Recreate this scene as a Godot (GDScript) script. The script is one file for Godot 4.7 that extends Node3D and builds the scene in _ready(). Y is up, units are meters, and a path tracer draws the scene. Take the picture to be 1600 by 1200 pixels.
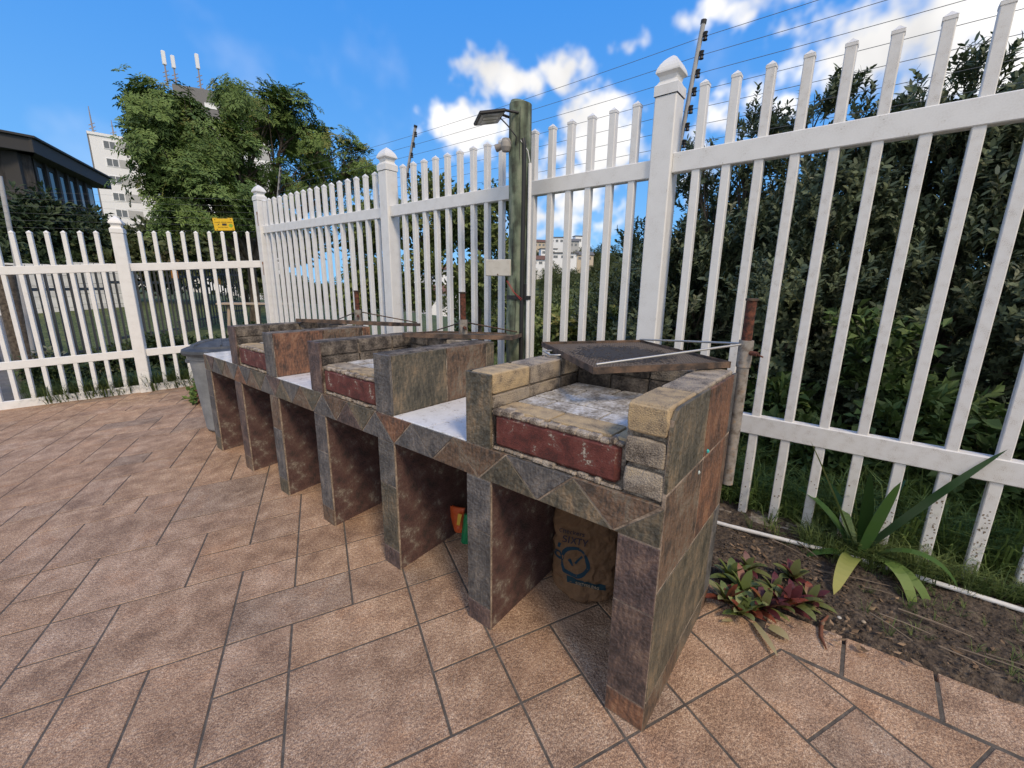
extends Node3D

# ---------------------------------------------------------------- scene constants
const GA := 0.01566498          # the paved yard falls gently: y = GA x + GB z
const GB := -0.06125156
const TH := 0.46338553          # paver lattice: turn, module, offsets
const PM := 0.24193837
const PS := -0.04036161
const PT := -0.22636797
const ZF := -1.47               # front face of the long fence's rails
const XL: Array[float] = [-3.859, -3.197, -2.581, -1.985, -1.360, -0.764, -0.132]   # left edges of the seven piers
const PW := 0.128
const HC := 0.772
const HB := 0.642
const HW := 1.050
const DEP := 0.69

var rng := RandomNumberGenerator.new()
var M := {}
var T := {}
var cam: Camera3D
var meshes := {}

func gy(x: float, z: float) -> float:
	return GA * x + GB * z

func rf(a: float, b: float) -> float:
	return rng.randf_range(a, b)

# ---------------------------------------------------------------- mesh builder
class MB:
	var v := PackedVector3Array()
	var n := PackedVector3Array()
	var c := PackedColorArray()
	var col := Color(1, 1, 1)
	func tri(a: Vector3, b: Vector3, d: Vector3) -> void:          # counter-clockwise seen from outside
		var m := (b - a).cross(d - a)
		if m.length_squared() < 1e-18:
			return
		m = m.normalized()
		v.push_back(a); v.push_back(d); v.push_back(b)
		n.push_back(m); n.push_back(m); n.push_back(m)
		c.push_back(col); c.push_back(col); c.push_back(col)
	func trin(a: Vector3, b: Vector3, d: Vector3, na: Vector3, nb: Vector3, nd: Vector3) -> void:
		v.push_back(a); v.push_back(d); v.push_back(b)
		n.push_back(na); n.push_back(nd); n.push_back(nb)
		c.push_back(col); c.push_back(col); c.push_back(col)
	func quad(a: Vector3, b: Vector3, d: Vector3, e: Vector3) -> void:
		tri(a, b, d); tri(a, d, e)
	func quadn(a: Vector3, b: Vector3, d: Vector3, e: Vector3, na: Vector3, nb: Vector3, nd: Vector3, ne: Vector3) -> void:
		trin(a, b, d, na, nb, nd); trin(a, d, e, na, nd, ne)
	func box(lo: Vector3, hi: Vector3, ch := 0.0, xf := Transform3D.IDENTITY) -> void:
		# a box with chamfered edges
		var s: Array[Vector3] = []
		if ch <= 0.0:
			var p: Array[Vector3] = []
			for i in 8:
				p.append(xf * Vector3(hi.x if i & 1 else lo.x, hi.y if i & 2 else lo.y, hi.z if i & 4 else lo.z))
			quad(p[4], p[5], p[7], p[6]); quad(p[1], p[0], p[2], p[3])
			quad(p[5], p[1], p[3], p[7]); quad(p[0], p[4], p[6], p[2])
			quad(p[6], p[7], p[3], p[2]); quad(p[0], p[1], p[5], p[4])
			return
		var ctr := (lo + hi) * 0.5
		var h := (hi - lo) * 0.5
		ch = minf(ch, minf(h.x, minf(h.y, h.z)) * 0.95)
		# three points at each corner: the one on the x face, the y face and the z face
		var q := []
		for i in 8:
			var sg := Vector3(1 if i & 1 else -1, 1 if i & 2 else -1, 1 if i & 4 else -1)
			var a := []
			for ax in 3:
				var e := h - Vector3(ch, ch, ch)
				e[ax] = h[ax]
				a.append(xf * (ctr + e * sg))
			q.append(a)
		for ax in 3:
			var u := (ax + 1) % 3
			var w := (ax + 2) % 3
			for sgn in 2:
				var b := (1 << ax) * sgn
				var i0 := b; var i1 := b | (1 << u); var i2 := b | (1 << u) | (1 << w); var i3 := b | (1 << w)
				if sgn == 1: quad(q[i0][ax], q[i1][ax], q[i2][ax], q[i3][ax])
				else: quad(q[i3][ax], q[i2][ax], q[i1][ax], q[i0][ax])
			for su in 2:                                            # edges along ax
				for sw in 2:
					var e0 := ((1 << u) * su) | ((1 << w) * sw)
					var e1 := e0 | (1 << ax)
					if su == sw: quad(q[e0][u], q[e1][u], q[e1][w], q[e0][w]) if su == 0 else quad(q[e1][u], q[e0][u], q[e0][w], q[e1][w])
					else: quad(q[e1][u], q[e0][u], q[e0][w], q[e1][w]) if su == 0 else quad(q[e0][u], q[e1][u], q[e1][w], q[e0][w])
		for i in 8:
			var odd := ((i & 1) + ((i >> 1) & 1) + ((i >> 2) & 1)) % 2
			if odd == 1: tri(q[i][0], q[i][1], q[i][2])
			else: tri(q[i][2], q[i][1], q[i][0])
	func prism(poly: PackedVector2Array, f: Callable, y0: float, y1: float, ch: float) -> void:
		# convex polygon (x, z), extruded from height y0 to y1 above f(x, z), top edge chamfered
		var k := poly.size()
		var ctr := Vector2.ZERO
		for p in poly: ctr += p / k
		var inn := PackedVector2Array()
		for i in k:
			var a := (poly[(i + k - 1) % k] - poly[i]).normalized()
			var b := (poly[(i + 1) % k] - poly[i]).normalized()
			var m := a + b
			if m.length() < 0.05: inn.append(poly[i] + (ctr - poly[i]).normalized() * ch)
			else: inn.append(poly[i] + m.normalized() * ch / maxf(0.35, absf(m.normalized().cross(b))))
		var at := func(p: Vector2, y: float) -> Vector3: return Vector3(p.x, f.call(p.x, p.y) + y, p.y)
		var top := ctr
		for i in k:
			var j := (i + 1) % k
			var a0: Vector3 = at.call(inn[i], y1); var a1: Vector3 = at.call(inn[j], y1)
			var b0: Vector3 = at.call(poly[i], y1 - ch); var b1: Vector3 = at.call(poly[j], y1 - ch)
			var c0: Vector3 = at.call(poly[i], y0); var c1: Vector3 = at.call(poly[j], y0)
			var t: Vector3 = at.call(top, y1)
			if (a0 - t).cross(a1 - t).y < 0:
				tri(t, a1, a0); quad(a0, a1, b1, b0); quad(b0, b1, c1, c0)
			else:
				tri(t, a0, a1); quad(a1, a0, b0, b1); quad(b1, b0, c0, c1)
	func slab(poly: PackedVector2Array, o: Vector3, ux: Vector3, uy: Vector3, th: float, ch: float) -> void:
		# convex flat piece: polygon in the (ux, uy) plane at o, front face along ux x uy, thickness th behind
		var nn := ux.cross(uy).normalized()
		var k := poly.size()
		var area := 0.0
		for i in k: area += poly[i].cross(poly[(i + 1) % k])
		var pl := poly.duplicate()
		if area < 0: pl.reverse()
		var ctr := Vector2.ZERO
		for p in pl: ctr += p / k
		var inn := []
		var outr := []
		var back := []
		for i in k:
			var a := (pl[(i + k - 1) % k] - pl[i]).normalized()
			var b := (pl[(i + 1) % k] - pl[i]).normalized()
			var m := (a + b).normalized() if (a + b).length() > 0.05 else (ctr - pl[i]).normalized()
			var ip: Vector2 = pl[i] + m * ch / maxf(0.35, absf(m.cross(b)))
			inn.append(o + ux * ip.x + uy * ip.y)
			outr.append(o + ux * pl[i].x + uy * pl[i].y - nn * ch)
			back.append(o + ux * pl[i].x + uy * pl[i].y - nn * th)
		var cc := o + ux * ctr.x + uy * ctr.y
		for i in k:
			var j := (i + 1) % k
			tri(cc, inn[i], inn[j]); quad(outr[i], outr[j], inn[j], inn[i]); quad(back[i], back[j], outr[j], outr[i])
	func tube(pts: PackedVector3Array, rad: PackedFloat32Array, sides := 8, caps := true) -> void:
		var k := pts.size()
		var rings := []
		var nrm := []
		var d0 := (pts[1] - pts[0]).normalized()
		var up := Vector3.UP if absf(d0.y) < 0.9 else Vector3.RIGHT
		var x := d0.cross(up).normalized()
		for i in k:
			var d := (pts[mini(i + 1, k - 1)] - pts[maxi(i - 1, 0)]).normalized()
			x = (x - d * x.dot(d)).normalized()
			var y := d.cross(x)
			var r := []
			var m := []
			for s in sides:
				var t := TAU * s / sides
				var o := x * cos(t) + y * sin(t)
				m.append(o); r.append(pts[i] + o * rad[mini(i, rad.size() - 1)])
			rings.append(r); nrm.append(m)
		for i in k - 1:
			for s in sides:
				var s2 := (s + 1) % sides
				quadn(rings[i][s], rings[i][s2], rings[i + 1][s2], rings[i + 1][s], nrm[i][s], nrm[i][s2], nrm[i + 1][s2], nrm[i + 1][s])
		if caps:
			for s in range(1, sides - 1):
				tri(rings[0][0], rings[0][s + 1], rings[0][s]); tri(rings[k - 1][0], rings[k - 1][s], rings[k - 1][s + 1])
	func lathe(prof: PackedVector2Array, sides: int, o: Vector3) -> void:     # (radius, height), bottom to top
		for i in prof.size() - 1:
			var e := prof[i + 1] - prof[i]
			var en := Vector2(e.y, -e.x).normalized()
			for s in sides:
				var t0 := TAU * s / sides
				var t1 := TAU * (s + 1) / sides
				var c0 := Vector3(cos(t0), 0, sin(t0)); var c1 := Vector3(cos(t1), 0, sin(t1))
				var n0 := (c0 * en.x + Vector3.UP * en.y); var n1 := (c1 * en.x + Vector3.UP * en.y)
				var a := o + c0 * prof[i].x + Vector3.UP * prof[i].y; var b := o + c1 * prof[i].x + Vector3.UP * prof[i].y
				var d := o + c1 * prof[i + 1].x + Vector3.UP * prof[i + 1].y; var f := o + c0 * prof[i + 1].x + Vector3.UP * prof[i + 1].y
				quadn(b, a, f, d, n1, n0, n0, n1)
	func mesh() -> ArrayMesh:
		var m := ArrayMesh.new()
		if v.is_empty(): return m
		var arr := []
		arr.resize(Mesh.ARRAY_MAX)
		arr[Mesh.ARRAY_VERTEX] = v; arr[Mesh.ARRAY_NORMAL] = n; arr[Mesh.ARRAY_COLOR] = c
		m.add_surface_from_arrays(Mesh.PRIMITIVE_TRIANGLES, arr)
		return m

func put(mb: MB, called: String, mat: Material, parent: Node = self) -> MeshInstance3D:
	var o := MeshInstance3D.new()
	o.name = called
	o.mesh = mb.mesh()
	o.material_override = mat
	parent.add_child(o, true)
	return o

func put_mesh(m: Mesh, called: String, mat: Material, parent: Node, xf := Transform3D.IDENTITY) -> MeshInstance3D:
	var o := MeshInstance3D.new()
	o.name = called
	o.mesh = m
	o.material_override = mat
	o.transform = xf
	parent.add_child(o, true)
	return o

func one_box(lo: Vector3, hi: Vector3, ch: float, called: String, mat: Material, parent: Node = self, col := Color(1, 1, 1)) -> MeshInstance3D:
	var mb := MB.new()
	mb.col = col
	mb.box(lo, hi, ch)
	return put(mb, called, mat, parent)

func thing(called: String, label: String, category: String, at := Vector3.ZERO, group := "") -> Node3D:
	var o := Node3D.new()
	o.name = numbered(called)
	add_child(o, true)
	o.position = at
	tag(o, label, category, group)
	return o

var taken := {}
func numbered(called: String) -> String:
	taken[called] = taken.get(called, -1) + 1
	return called if taken[called] == 0 else "%s_%03d" % [called, taken[called]]

func tag(o: Node, label: String, category: String, group := "", kind := "") -> void:
	if label: o.set_meta("label", label)
	if category: o.set_meta("category", category)
	if group: o.set_meta("group", group)
	if kind: o.set_meta("kind", kind)

# ---------------------------------------------------------------- textures and materials
func noise(fr: float, sd: int, oct := 4, type := FastNoiseLite.TYPE_SIMPLEX_SMOOTH) -> FastNoiseLite:
	var f := FastNoiseLite.new()
	f.noise_type = type
	f.frequency = fr
	f.seed = sd
	f.fractal_octaves = oct
	f.fractal_type = FastNoiseLite.FRACTAL_FBM if oct > 1 else FastNoiseLite.FRACTAL_NONE
	return f

func layer(size: int, fr: float, sd: int, oct := 4, stretch := 1.0, type := FastNoiseLite.TYPE_SIMPLEX_SMOOTH) -> PackedByteArray:
	var w := int(size / stretch)      # features drawn out upwards
	var im := noise(fr, sd, oct, type).get_seamless_image(size, w)
	if w != size: im.resize(size, size, Image.INTERPOLATE_CUBIC)
	im.convert(Image.FORMAT_L8)
	return im.get_data()

# layers: [bytes, weight]; the weighted sum (0..1 about) picks a colour from the stops
func mix_tex(size: int, layers: Array, offs: Array, cols: Array, grain := 0.0, sd := 1) -> ImageTexture:
	var g := Gradient.new()
	g.offsets = PackedFloat32Array(offs)
	g.colors = PackedColorArray(cols)
	var lut := PackedByteArray()
	for i in 512:
		var c := g.sample(i / 511.0)
		lut.push_back(int(c.r * 255)); lut.push_back(int(c.g * 255)); lut.push_back(int(c.b * 255))
	var out := PackedByteArray()
	out.resize(size * size * 3)
	var r := RandomNumberGenerator.new()
	r.seed = sd
	var nl := layers.size()
	var a: PackedByteArray = layers[0][0]; var wa: float = layers[0][1] / 255.0
	var b: PackedByteArray = layers[1][0] if nl > 1 else a
	var wb: float = layers[1][1] / 255.0 if nl > 1 else 0.0
	var d: PackedByteArray = layers[2][0] if nl > 2 else a
	var wd: float = layers[2][1] / 255.0 if nl > 2 else 0.0
	var bias := 0.5 - 0.5 * (wa + wb + wd) * 255.0
	for i in size * size:
		var x := a[i] * wa + b[i] * wb + d[i] * wd + bias
		if grain > 0.0: x += (r.randf() - 0.5) * grain
		var k := clampi(int(x * 511.0), 0, 511) * 3
		out[i * 3] = lut[k]; out[i * 3 + 1] = lut[k + 1]; out[i * 3 + 2] = lut[k + 2]
	return ImageTexture.create_from_image(Image.create_from_data(size, size, false, Image.FORMAT_RGB8, out))

func bump(size: int, fr: float, sd: int, strength: float, oct := 4, type := FastNoiseLite.TYPE_SIMPLEX_SMOOTH) -> ImageTexture:
	var im := noise(fr, sd, oct, type).get_seamless_image(size, size)
	im.convert(Image.FORMAT_RGBA8)
	im.bump_map_to_normal_map(strength)
	return ImageTexture.create_from_image(im)

func C3(r: float, g: float, b: float) -> Color:      # linear values to an sRGB colour
	return Color(r, g, b).linear_to_srgb()

func S3(r: int, g: int, b: int) -> Color:
	return Color8(r, g, b)

func mat(called: String, col: Color, rough := 0.8, tex: Texture2D = null, scale := 1.0, nrm: Texture2D = null, nstr := 1.0, metal := 0.0) -> StandardMaterial3D:
	var m := StandardMaterial3D.new()
	m.resource_name = called
	m.albedo_color = col
	m.roughness = rough
	m.metallic = metal
	m.cull_mode = BaseMaterial3D.CULL_DISABLED
	m.vertex_color_use_as_albedo = true
	if tex or nrm:
		m.uv1_triplanar = true
		m.uv1_world_triplanar = true
		m.uv1_scale = Vector3.ONE * scale
	if tex: m.albedo_texture = tex
	if nrm:
		m.normal_enabled = true
		m.normal_texture = nrm
		m.normal_scale = nstr
	M[called] = m
	return m

func own_axes(m: StandardMaterial3D) -> StandardMaterial3D:
	m.uv1_world_triplanar = false
	return m

func make_materials() -> void:
	var W := Color(1, 1, 1)
	# ---- exposed-aggregate pavers: tan and pink grit
	var grit := layer(1024, 0.16, 3, 2)
	var mott := layer(1024, 0.006, 4, 4)
	var fine := layer(1024, 0.045, 5, 3)
	T.paver = mix_tex(1024, [[grit, 0.75], [mott, 0.28], [fine, 0.30]], [0.0, 0.28, 0.42, 0.52, 0.62, 0.78, 1.0],
		[S3(90, 74, 62), S3(130, 107, 91), S3(157, 130, 110), S3(174, 146, 123), S3(190, 163, 139), S3(216, 194, 170), S3(245, 234, 218)], 0.42, 7)
	T.paver_n = bump(512, 0.12, 8, 3.0, 2)
	var stain := layer(512, 0.012, 9, 5)
	var stain2 := layer(512, 0.05, 10, 4)
	T.stain = mix_tex(512, [[stain, 1.2], [stain2, 0.5]], [0.0, 0.3, 0.5, 0.7, 1.0], [S3(214, 210, 207), S3(238, 235, 232), S3(249, 248, 246), W, S3(255, 247, 239)])
	var m := mat("paver", W, 0.88, T.paver, 1.1, T.paver_n, 0.7)
	m.detail_enabled = true
	m.detail_blend_mode = BaseMaterial3D.BLEND_MODE_MUL
	m.detail_albedo = T.stain
	m.detail_uv_layer = BaseMaterial3D.DETAIL_UV_2
	m.uv2_triplanar = true
	m.uv2_world_triplanar = true
	m.uv2_scale = Vector3.ONE * 0.42
	# ---- joint sand and mortar
	T.sand = mix_tex(512, [[layer(512, 0.2, 11, 2), 0.7], [layer(512, 0.02, 12, 4), 0.8]], [0.0, 0.5, 1.0], [S3(66, 61, 57), S3(88, 82, 76), S3(116, 108, 100)], 0.3)
	mat("joint", W, 0.95, T.sand, 2.0)
	T.mortar = mix_tex(512, [[layer(512, 0.15, 13, 3), 0.6], [layer(512, 0.015, 14, 5), 1.0]], [0.0, 0.35, 0.6, 1.0], [S3(70, 62, 56), S3(120, 109, 98), S3(156, 144, 130), S3(190, 180, 166)], 0.2)
	T.rough_n = bump(512, 0.11, 15, 5.0, 5)
	T.grout = mix_tex(256, [[layer(256, 0.1, 16, 3), 0.6], [layer(256, 0.012, 17, 5), 0.9]], [0.0, 0.3, 0.6, 1.0], [S3(84, 74, 66), S3(118, 104, 92), S3(148, 132, 117), S3(178, 162, 145)], 0.18)
	mat("mortar", W, 0.95, T.mortar, 2.2, T.rough_n, 0.9)
	mat("grout", W, 0.92, T.grout, 3.0)
	# ---- slate, cleft and streaked, five mixes of one palette
	var st1 := layer(512, 0.020, 21, 5, 3.0)
	var st2 := layer(512, 0.09, 22, 3, 4.0)
	var st3 := layer(512, 0.007, 23, 4)
	T.slate_n = bump(512, 0.05, 24, 5.0, 5)
	var pal := {
		"slate_grey": [S3(58, 57, 58), S3(78, 77, 78), S3(93, 91, 91), S3(109, 105, 102), S3(132, 124, 118)],
		"slate_green": [S3(58, 56, 49), S3(80, 77, 67), S3(98, 92, 79), S3(117, 105, 87), S3(138, 119, 95)],
		"slate_rust": [S3(66, 53, 46), S3(92, 71, 59), S3(119, 87, 69), S3(138, 98, 73), S3(150, 122, 98)],
		"slate_purple": [S3(54, 46, 46), S3(75, 64, 63), S3(93, 78, 75), S3(112, 92, 84), S3(130, 112, 100)],
		"slate_mixed": [S3(62, 55, 50), S3(88, 76, 66), S3(122, 94, 74), S3(108, 102, 92), S3(144, 122, 100)]}
	var k := 0
	for nm in pal:
		T[nm] = mix_tex(512, [[st1, 0.45], [st2, 0.60], [st3, 0.65]], [0.0, 0.28, 0.5, 0.7, 1.0], pal[nm], 0.30, 30 + k)
		var sm := mat(nm, W, 0.62, T[nm], [1.7, 1.5, 1.6, 1.9, 1.45][k], T.slate_n, 0.75)
		sm.uv1_offset = Vector3(0.13, 0.37, 0.71) * k
		k += 1
	# ---- maroon painted plaster, worn through to grey in flakes
	T.maroon = mix_tex(512, [[layer(512, 0.009, 41, 5), 1.0], [layer(512, 0.05, 42, 4), 0.4], [layer(512, 0.2, 43, 2), 0.2]],
		[0.0, 0.2, 0.42, 0.62, 0.82, 0.88, 1.0], [S3(58, 49, 47), S3(74, 58, 56), S3(88, 64, 61), S3(97, 75, 70), S3(104, 88, 82), S3(124, 113, 104), S3(146, 136, 125)], 0.14)
	mat("maroon", W, 0.7, T.maroon, 1.6, T.rough_n, 0.5)
	T.panel = mix_tex(512, [[layer(512, 0.009, 44, 4), 1.2], [layer(512, 0.07, 45, 4), 0.5], [layer(512, 0.2, 46, 2), 0.15]],
		[0.0, 0.3, 0.5, 0.72, 0.86, 0.90, 1.0], [S3(72, 38, 34), S3(92, 46, 41), S3(103, 52, 46), S3(110, 61, 54), S3(104, 74, 68), S3(150, 139, 127), S3(172, 162, 150)], 0.06)
	mat("panel", W, 0.66, T.panel, 2.6, T.rough_n, 0.35)
	# ---- fire bricks: buff, greyed by ash and soot
	T.brick = mix_tex(512, [[layer(512, 0.010, 51, 5), 0.8], [layer(512, 0.10, 52, 4), 0.6]], [0.0, 0.25, 0.45, 0.62, 1.0],
		[S3(70, 64, 58), S3(116, 107, 98), S3(150, 140, 128), S3(168, 156, 141), S3(186, 168, 140)], 0.18)
	mat("brick", W, 0.92, T.brick, 2.6, T.rough_n, 0.9)
	T.ochre = mix_tex(512, [[layer(512, 0.010, 53, 5), 0.8], [layer(512, 0.10, 54, 4), 0.6]], [0.0, 0.22, 0.45, 0.75, 1.0],
		[S3(84, 76, 64), S3(146, 130, 108), S3(174, 154, 124), S3(190, 166, 128), S3(204, 186, 156)], 0.18)
	mat("ochre", W, 0.92, T.ochre, 3.0, T.rough_n, 0.8)
	T.ash = mix_tex(512, [[layer(512, 0.010, 55, 5), 1.1], [layer(512, 0.06, 56, 4), 0.8]], [0.0, 0.25, 0.45, 0.62, 0.8, 1.0],
		[S3(112, 106, 99), S3(142, 137, 131), S3(166, 162, 157), S3(184, 182, 180), S3(200, 200, 202), S3(216, 217, 220)], 0.12)
	mat("ash", W, 0.97, T.ash, 1.9, T.rough_n, 0.6)
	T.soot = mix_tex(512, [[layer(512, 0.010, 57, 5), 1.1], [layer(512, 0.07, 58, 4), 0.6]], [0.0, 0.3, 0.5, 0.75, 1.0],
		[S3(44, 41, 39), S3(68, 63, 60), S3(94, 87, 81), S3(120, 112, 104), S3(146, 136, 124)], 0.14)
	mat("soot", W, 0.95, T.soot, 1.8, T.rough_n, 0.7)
	mat("cap_soot", C3(0.62, 0.60, 0.58), 0.95, T.soot, 1.8, T.rough_n, 0.5)
	M.cap_soot.albedo_color = Color(1, 1, 1)
	T.cap = mix_tex(512, [[layer(512, 0.013, 59, 5), 1.3], [layer(512, 0.12, 60, 3), 0.5]], [0.0, 0.3, 0.55, 1.0],
		[S3(104, 90, 78), S3(158, 138, 118), S3(186, 164, 140), S3(208, 190, 166)], 0.12)
	mat("cap", W, 0.93, T.cap, 2.2, T.rough_n, 0.6)
	# ---- glazed white tile, vinyl fence
	T.glaze = mix_tex(512, [[layer(512, 0.02, 61, 5), 0.8], [layer(512, 0.09, 66, 4), 0.7]], [0.0, 0.14, 0.22, 0.5, 1.0], [S3(150, 146, 140), S3(200, 198, 195), S3(222, 222, 223), S3(230, 231, 233), S3(237, 238, 240)], 0.04)
	mat("white_tile", W, 0.18, T.glaze, 1.3)
	T.vinyl = mix_tex(512, [[layer(512, 0.012, 62, 4), 0.7], [layer(512, 0.15, 63, 3), 0.7]], [0.0, 0.10, 0.2, 0.5, 1.0], [S3(186, 182, 175), S3(214, 212, 208), S3(223, 222, 220), S3(229, 229, 228), S3(234, 234, 233)], 0.05)
	mat("vinyl", W, 0.42, T.vinyl, 1.4)
	T.vinyl2 = mix_tex(512, [[layer(512, 0.012, 64, 4), 0.5], [layer(512, 0.2, 65, 2), 0.8]], [0.0, 0.16, 0.24, 0.5, 1.0], [S3(156, 148, 138), S3(196, 191, 184), S3(216, 213, 209), S3(224, 223, 221), S3(230, 230, 229)], 0.10)
	mat("vinyl_dirty", W, 0.5, T.vinyl2, 3.0)
	# ---- metals and plastics
	T.rust = mix_tex(256, [[layer(256, 0.03, 71, 5), 1.3], [layer(256, 0.12, 72, 3), 0.5]], [0.0, 0.3, 0.6, 1.0], [S3(44, 32, 28), S3(70, 45, 36), S3(100, 56, 42), S3(122, 76, 58)], 0.15)
	mat("rust", W, 0.9, T.rust, 5.0)
	T.galv = mix_tex(256, [[layer(256, 0.02, 73, 5), 1.3], [layer(256, 0.1, 74, 3), 0.5]], [0.0, 0.25, 0.5, 0.8, 1.0], [S3(92, 74, 60), S3(120, 112, 104), S3(142, 137, 130), S3(156, 150, 143), S3(170, 146, 122)], 0.10)
	mat("galvanised", W, 0.6, T.galv, 3.0)
	mat("steel_rod", C3(0.52, 0.51, 0.49), 0.42, null, 1.0, null, 1.0, 0.6)
	T.iron = mix_tex(256, [[layer(256, 0.02, 75, 5), 1.3], [layer(256, 0.11, 76, 3), 0.5]], [0.0, 0.35, 0.6, 1.0], [S3(40, 35, 33), S3(66, 57, 52), S3(96, 78, 66), S3(128, 102, 82)], 0.12)
	mat("iron", W, 0.75, T.iron, 3.0)
	mat("wire_mesh", C3(0.24, 0.19, 0.15), 0.6, null, 1.0, null, 1.0, 0.3)
	mat("black_plastic", C3(0.018, 0.018, 0.02), 0.5)
	T.bin = mix_tex(256, [[layer(256, 0.015, 77, 5), 1.0], [layer(256, 0.1, 78, 3), 0.4]], [0.0, 0.5, 1.0], [S3(112, 116, 120), S3(128, 132, 136), S3(146, 149, 152)], 0.05)
	mat("bin_grey", W, 0.6, T.bin, 1.6)
	T.lid = mix_tex(256, [[layer(256, 0.015, 79, 5), 1.2], [layer(256, 0.1, 80, 3), 0.5]], [0.0, 0.5, 1.0], [S3(50, 53, 58), S3(66, 70, 76), S3(92, 95, 100)], 0.06)
	mat("lid_grey", W, 0.62, T.lid, 1.8)
	# ---- timber and building finishes
	T.pole = mix_tex(512, [[layer(512, 0.02, 81, 5, 8.0), 1.2], [layer(512, 0.01, 82, 4), 0.8]], [0.0, 0.35, 0.6, 1.0], [S3(58, 62, 52), S3(88, 98, 82), S3(112, 124, 104), S3(140, 146, 126)], 0.10)
	mat("pole_wood", W, 0.85, T.pole, 2.0, T.rough_n, 0.3)
	T.clad = mix_tex(512, [[layer(512, 0.02, 83, 5, 6.0), 1.2]], [0.0, 0.5, 1.0], [S3(38, 38, 39), S3(54, 53, 54), S3(74, 72, 72)], 0.10)
	mat("cladding", W, 0.8, T.clad, 1.0)
	mat("fascia", C3(0.042, 0.042, 0.045), 0.8)
	mat("window_glass", C3(0.03, 0.04, 0.045), 0.06)
	mat("render_white", C3(0.86, 0.88, 0.92), 0.85)
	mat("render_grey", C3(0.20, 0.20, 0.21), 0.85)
	mat("render_pale", C3(0.46, 0.47, 0.48), 0.85)
	mat("roof_brown", C3(0.16, 0.085, 0.06), 0.85)
	mat("roof_grey", C3(0.14, 0.14, 0.145), 0.85)
	mat("cream", C3(0.58, 0.50, 0.40), 0.85)
	T.precast = mix_tex(256, [[layer(256, 0.02, 84, 5), 1.2]], [0.0, 0.5, 1.0], [S3(200, 200, 198), S3(222, 222, 220), S3(232, 232, 230)], 0.05)
	mat("precast", W, 0.9, T.precast, 0.5)
	mat("palisade", C3(0.085, 0.09, 0.095), 0.6)
	T.tar = mix_tex(256, [[layer(256, 0.2, 85, 2), 0.5], [layer(256, 0.02, 86, 4), 0.8]], [0.0, 0.5, 1.0], [S3(84, 82, 80), S3(104, 101, 98), S3(126, 122, 118)], 0.2)
	mat("tar", W, 0.92, T.tar, 0.6)
	# ---- earth and plants
	T.soil = mix_tex(1024, [[layer(1024, 0.03, 91, 5), 1.1], [layer(1024, 0.14, 92, 3), 0.6], [layer(1024, 0.006, 93, 3), 0.5]], [0.0, 0.3, 0.52, 0.72, 1.0],
		[S3(38, 32, 27), S3(60, 51, 44), S3(78, 67, 57), S3(95, 83, 71), S3(120, 107, 92)], 0.22)
	T.soil_n = bump(512, 0.05, 94, 8.0, 5)
	mat("soil", W, 0.96, T.soil, 1.4, T.soil_n, 1.0)
	T.turf = mix_tex(512, [[layer(512, 0.04, 95, 5), 1.2], [layer(512, 0.008, 96, 4), 0.8]], [0.0, 0.4, 0.65, 1.0], [S3(40, 44, 22), S3(62, 74, 34), S3(84, 98, 46), S3(122, 118, 72)], 0.2)
	mat("turf", W, 0.95, T.turf, 0.8)
	T.bark = mix_tex(256, [[layer(256, 0.03, 97, 5, 4.0), 1.3]], [0.0, 0.5, 1.0], [S3(52, 44, 38), S3(86, 76, 66), S3(124, 112, 98)], 0.12)
	mat("bark", W, 0.9, T.bark, 2.0)
	for nm in ["leaf_tree", "leaf_shrub", "leaf_bright", "leaf_grass", "leaf_broad"]:
		var lm := mat(nm, W, 0.5 if nm == "leaf_broad" else 0.68)
		lm.backlight_enabled = true
		lm.backlight = {"leaf_tree": C3(0.10, 0.14, 0.03), "leaf_shrub": C3(0.05, 0.07, 0.025), "leaf_bright": C3(0.12, 0.16, 0.03), "leaf_grass": C3(0.10, 0.15, 0.03), "leaf_broad": C3(0.08, 0.12, 0.02)}[nm]
	T.paper = mix_tex(256, [[layer(256, 0.02, 98, 4), 0.8], [layer(256, 0.12, 99, 3), 0.4]], [0.0, 0.5, 1.0], [S3(92, 70, 50), S3(108, 83, 60), S3(122, 96, 71)], 0.06)
	mat("paper", W, 0.85, T.paper, 3.0)
	mat("plain", W, 0.6)
	mat("matt", W, 0.9)
	mat("gloss", W, 0.3)

func ray(px: float, py: float) -> Vector3:        # direction through a pixel of the 1600 x 1200 photograph, for placing far things
	return (cam.basis * Vector3((px - 800.0) / 660.08, -(py - 600.0) / 660.08, -1.0)).normalized()

func far_at(px: float, py: float, dist: float) -> Vector3:
	var r := ray(px, py)
	return cam.position + r * dist / Vector2(r.x, r.z).length()

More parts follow.
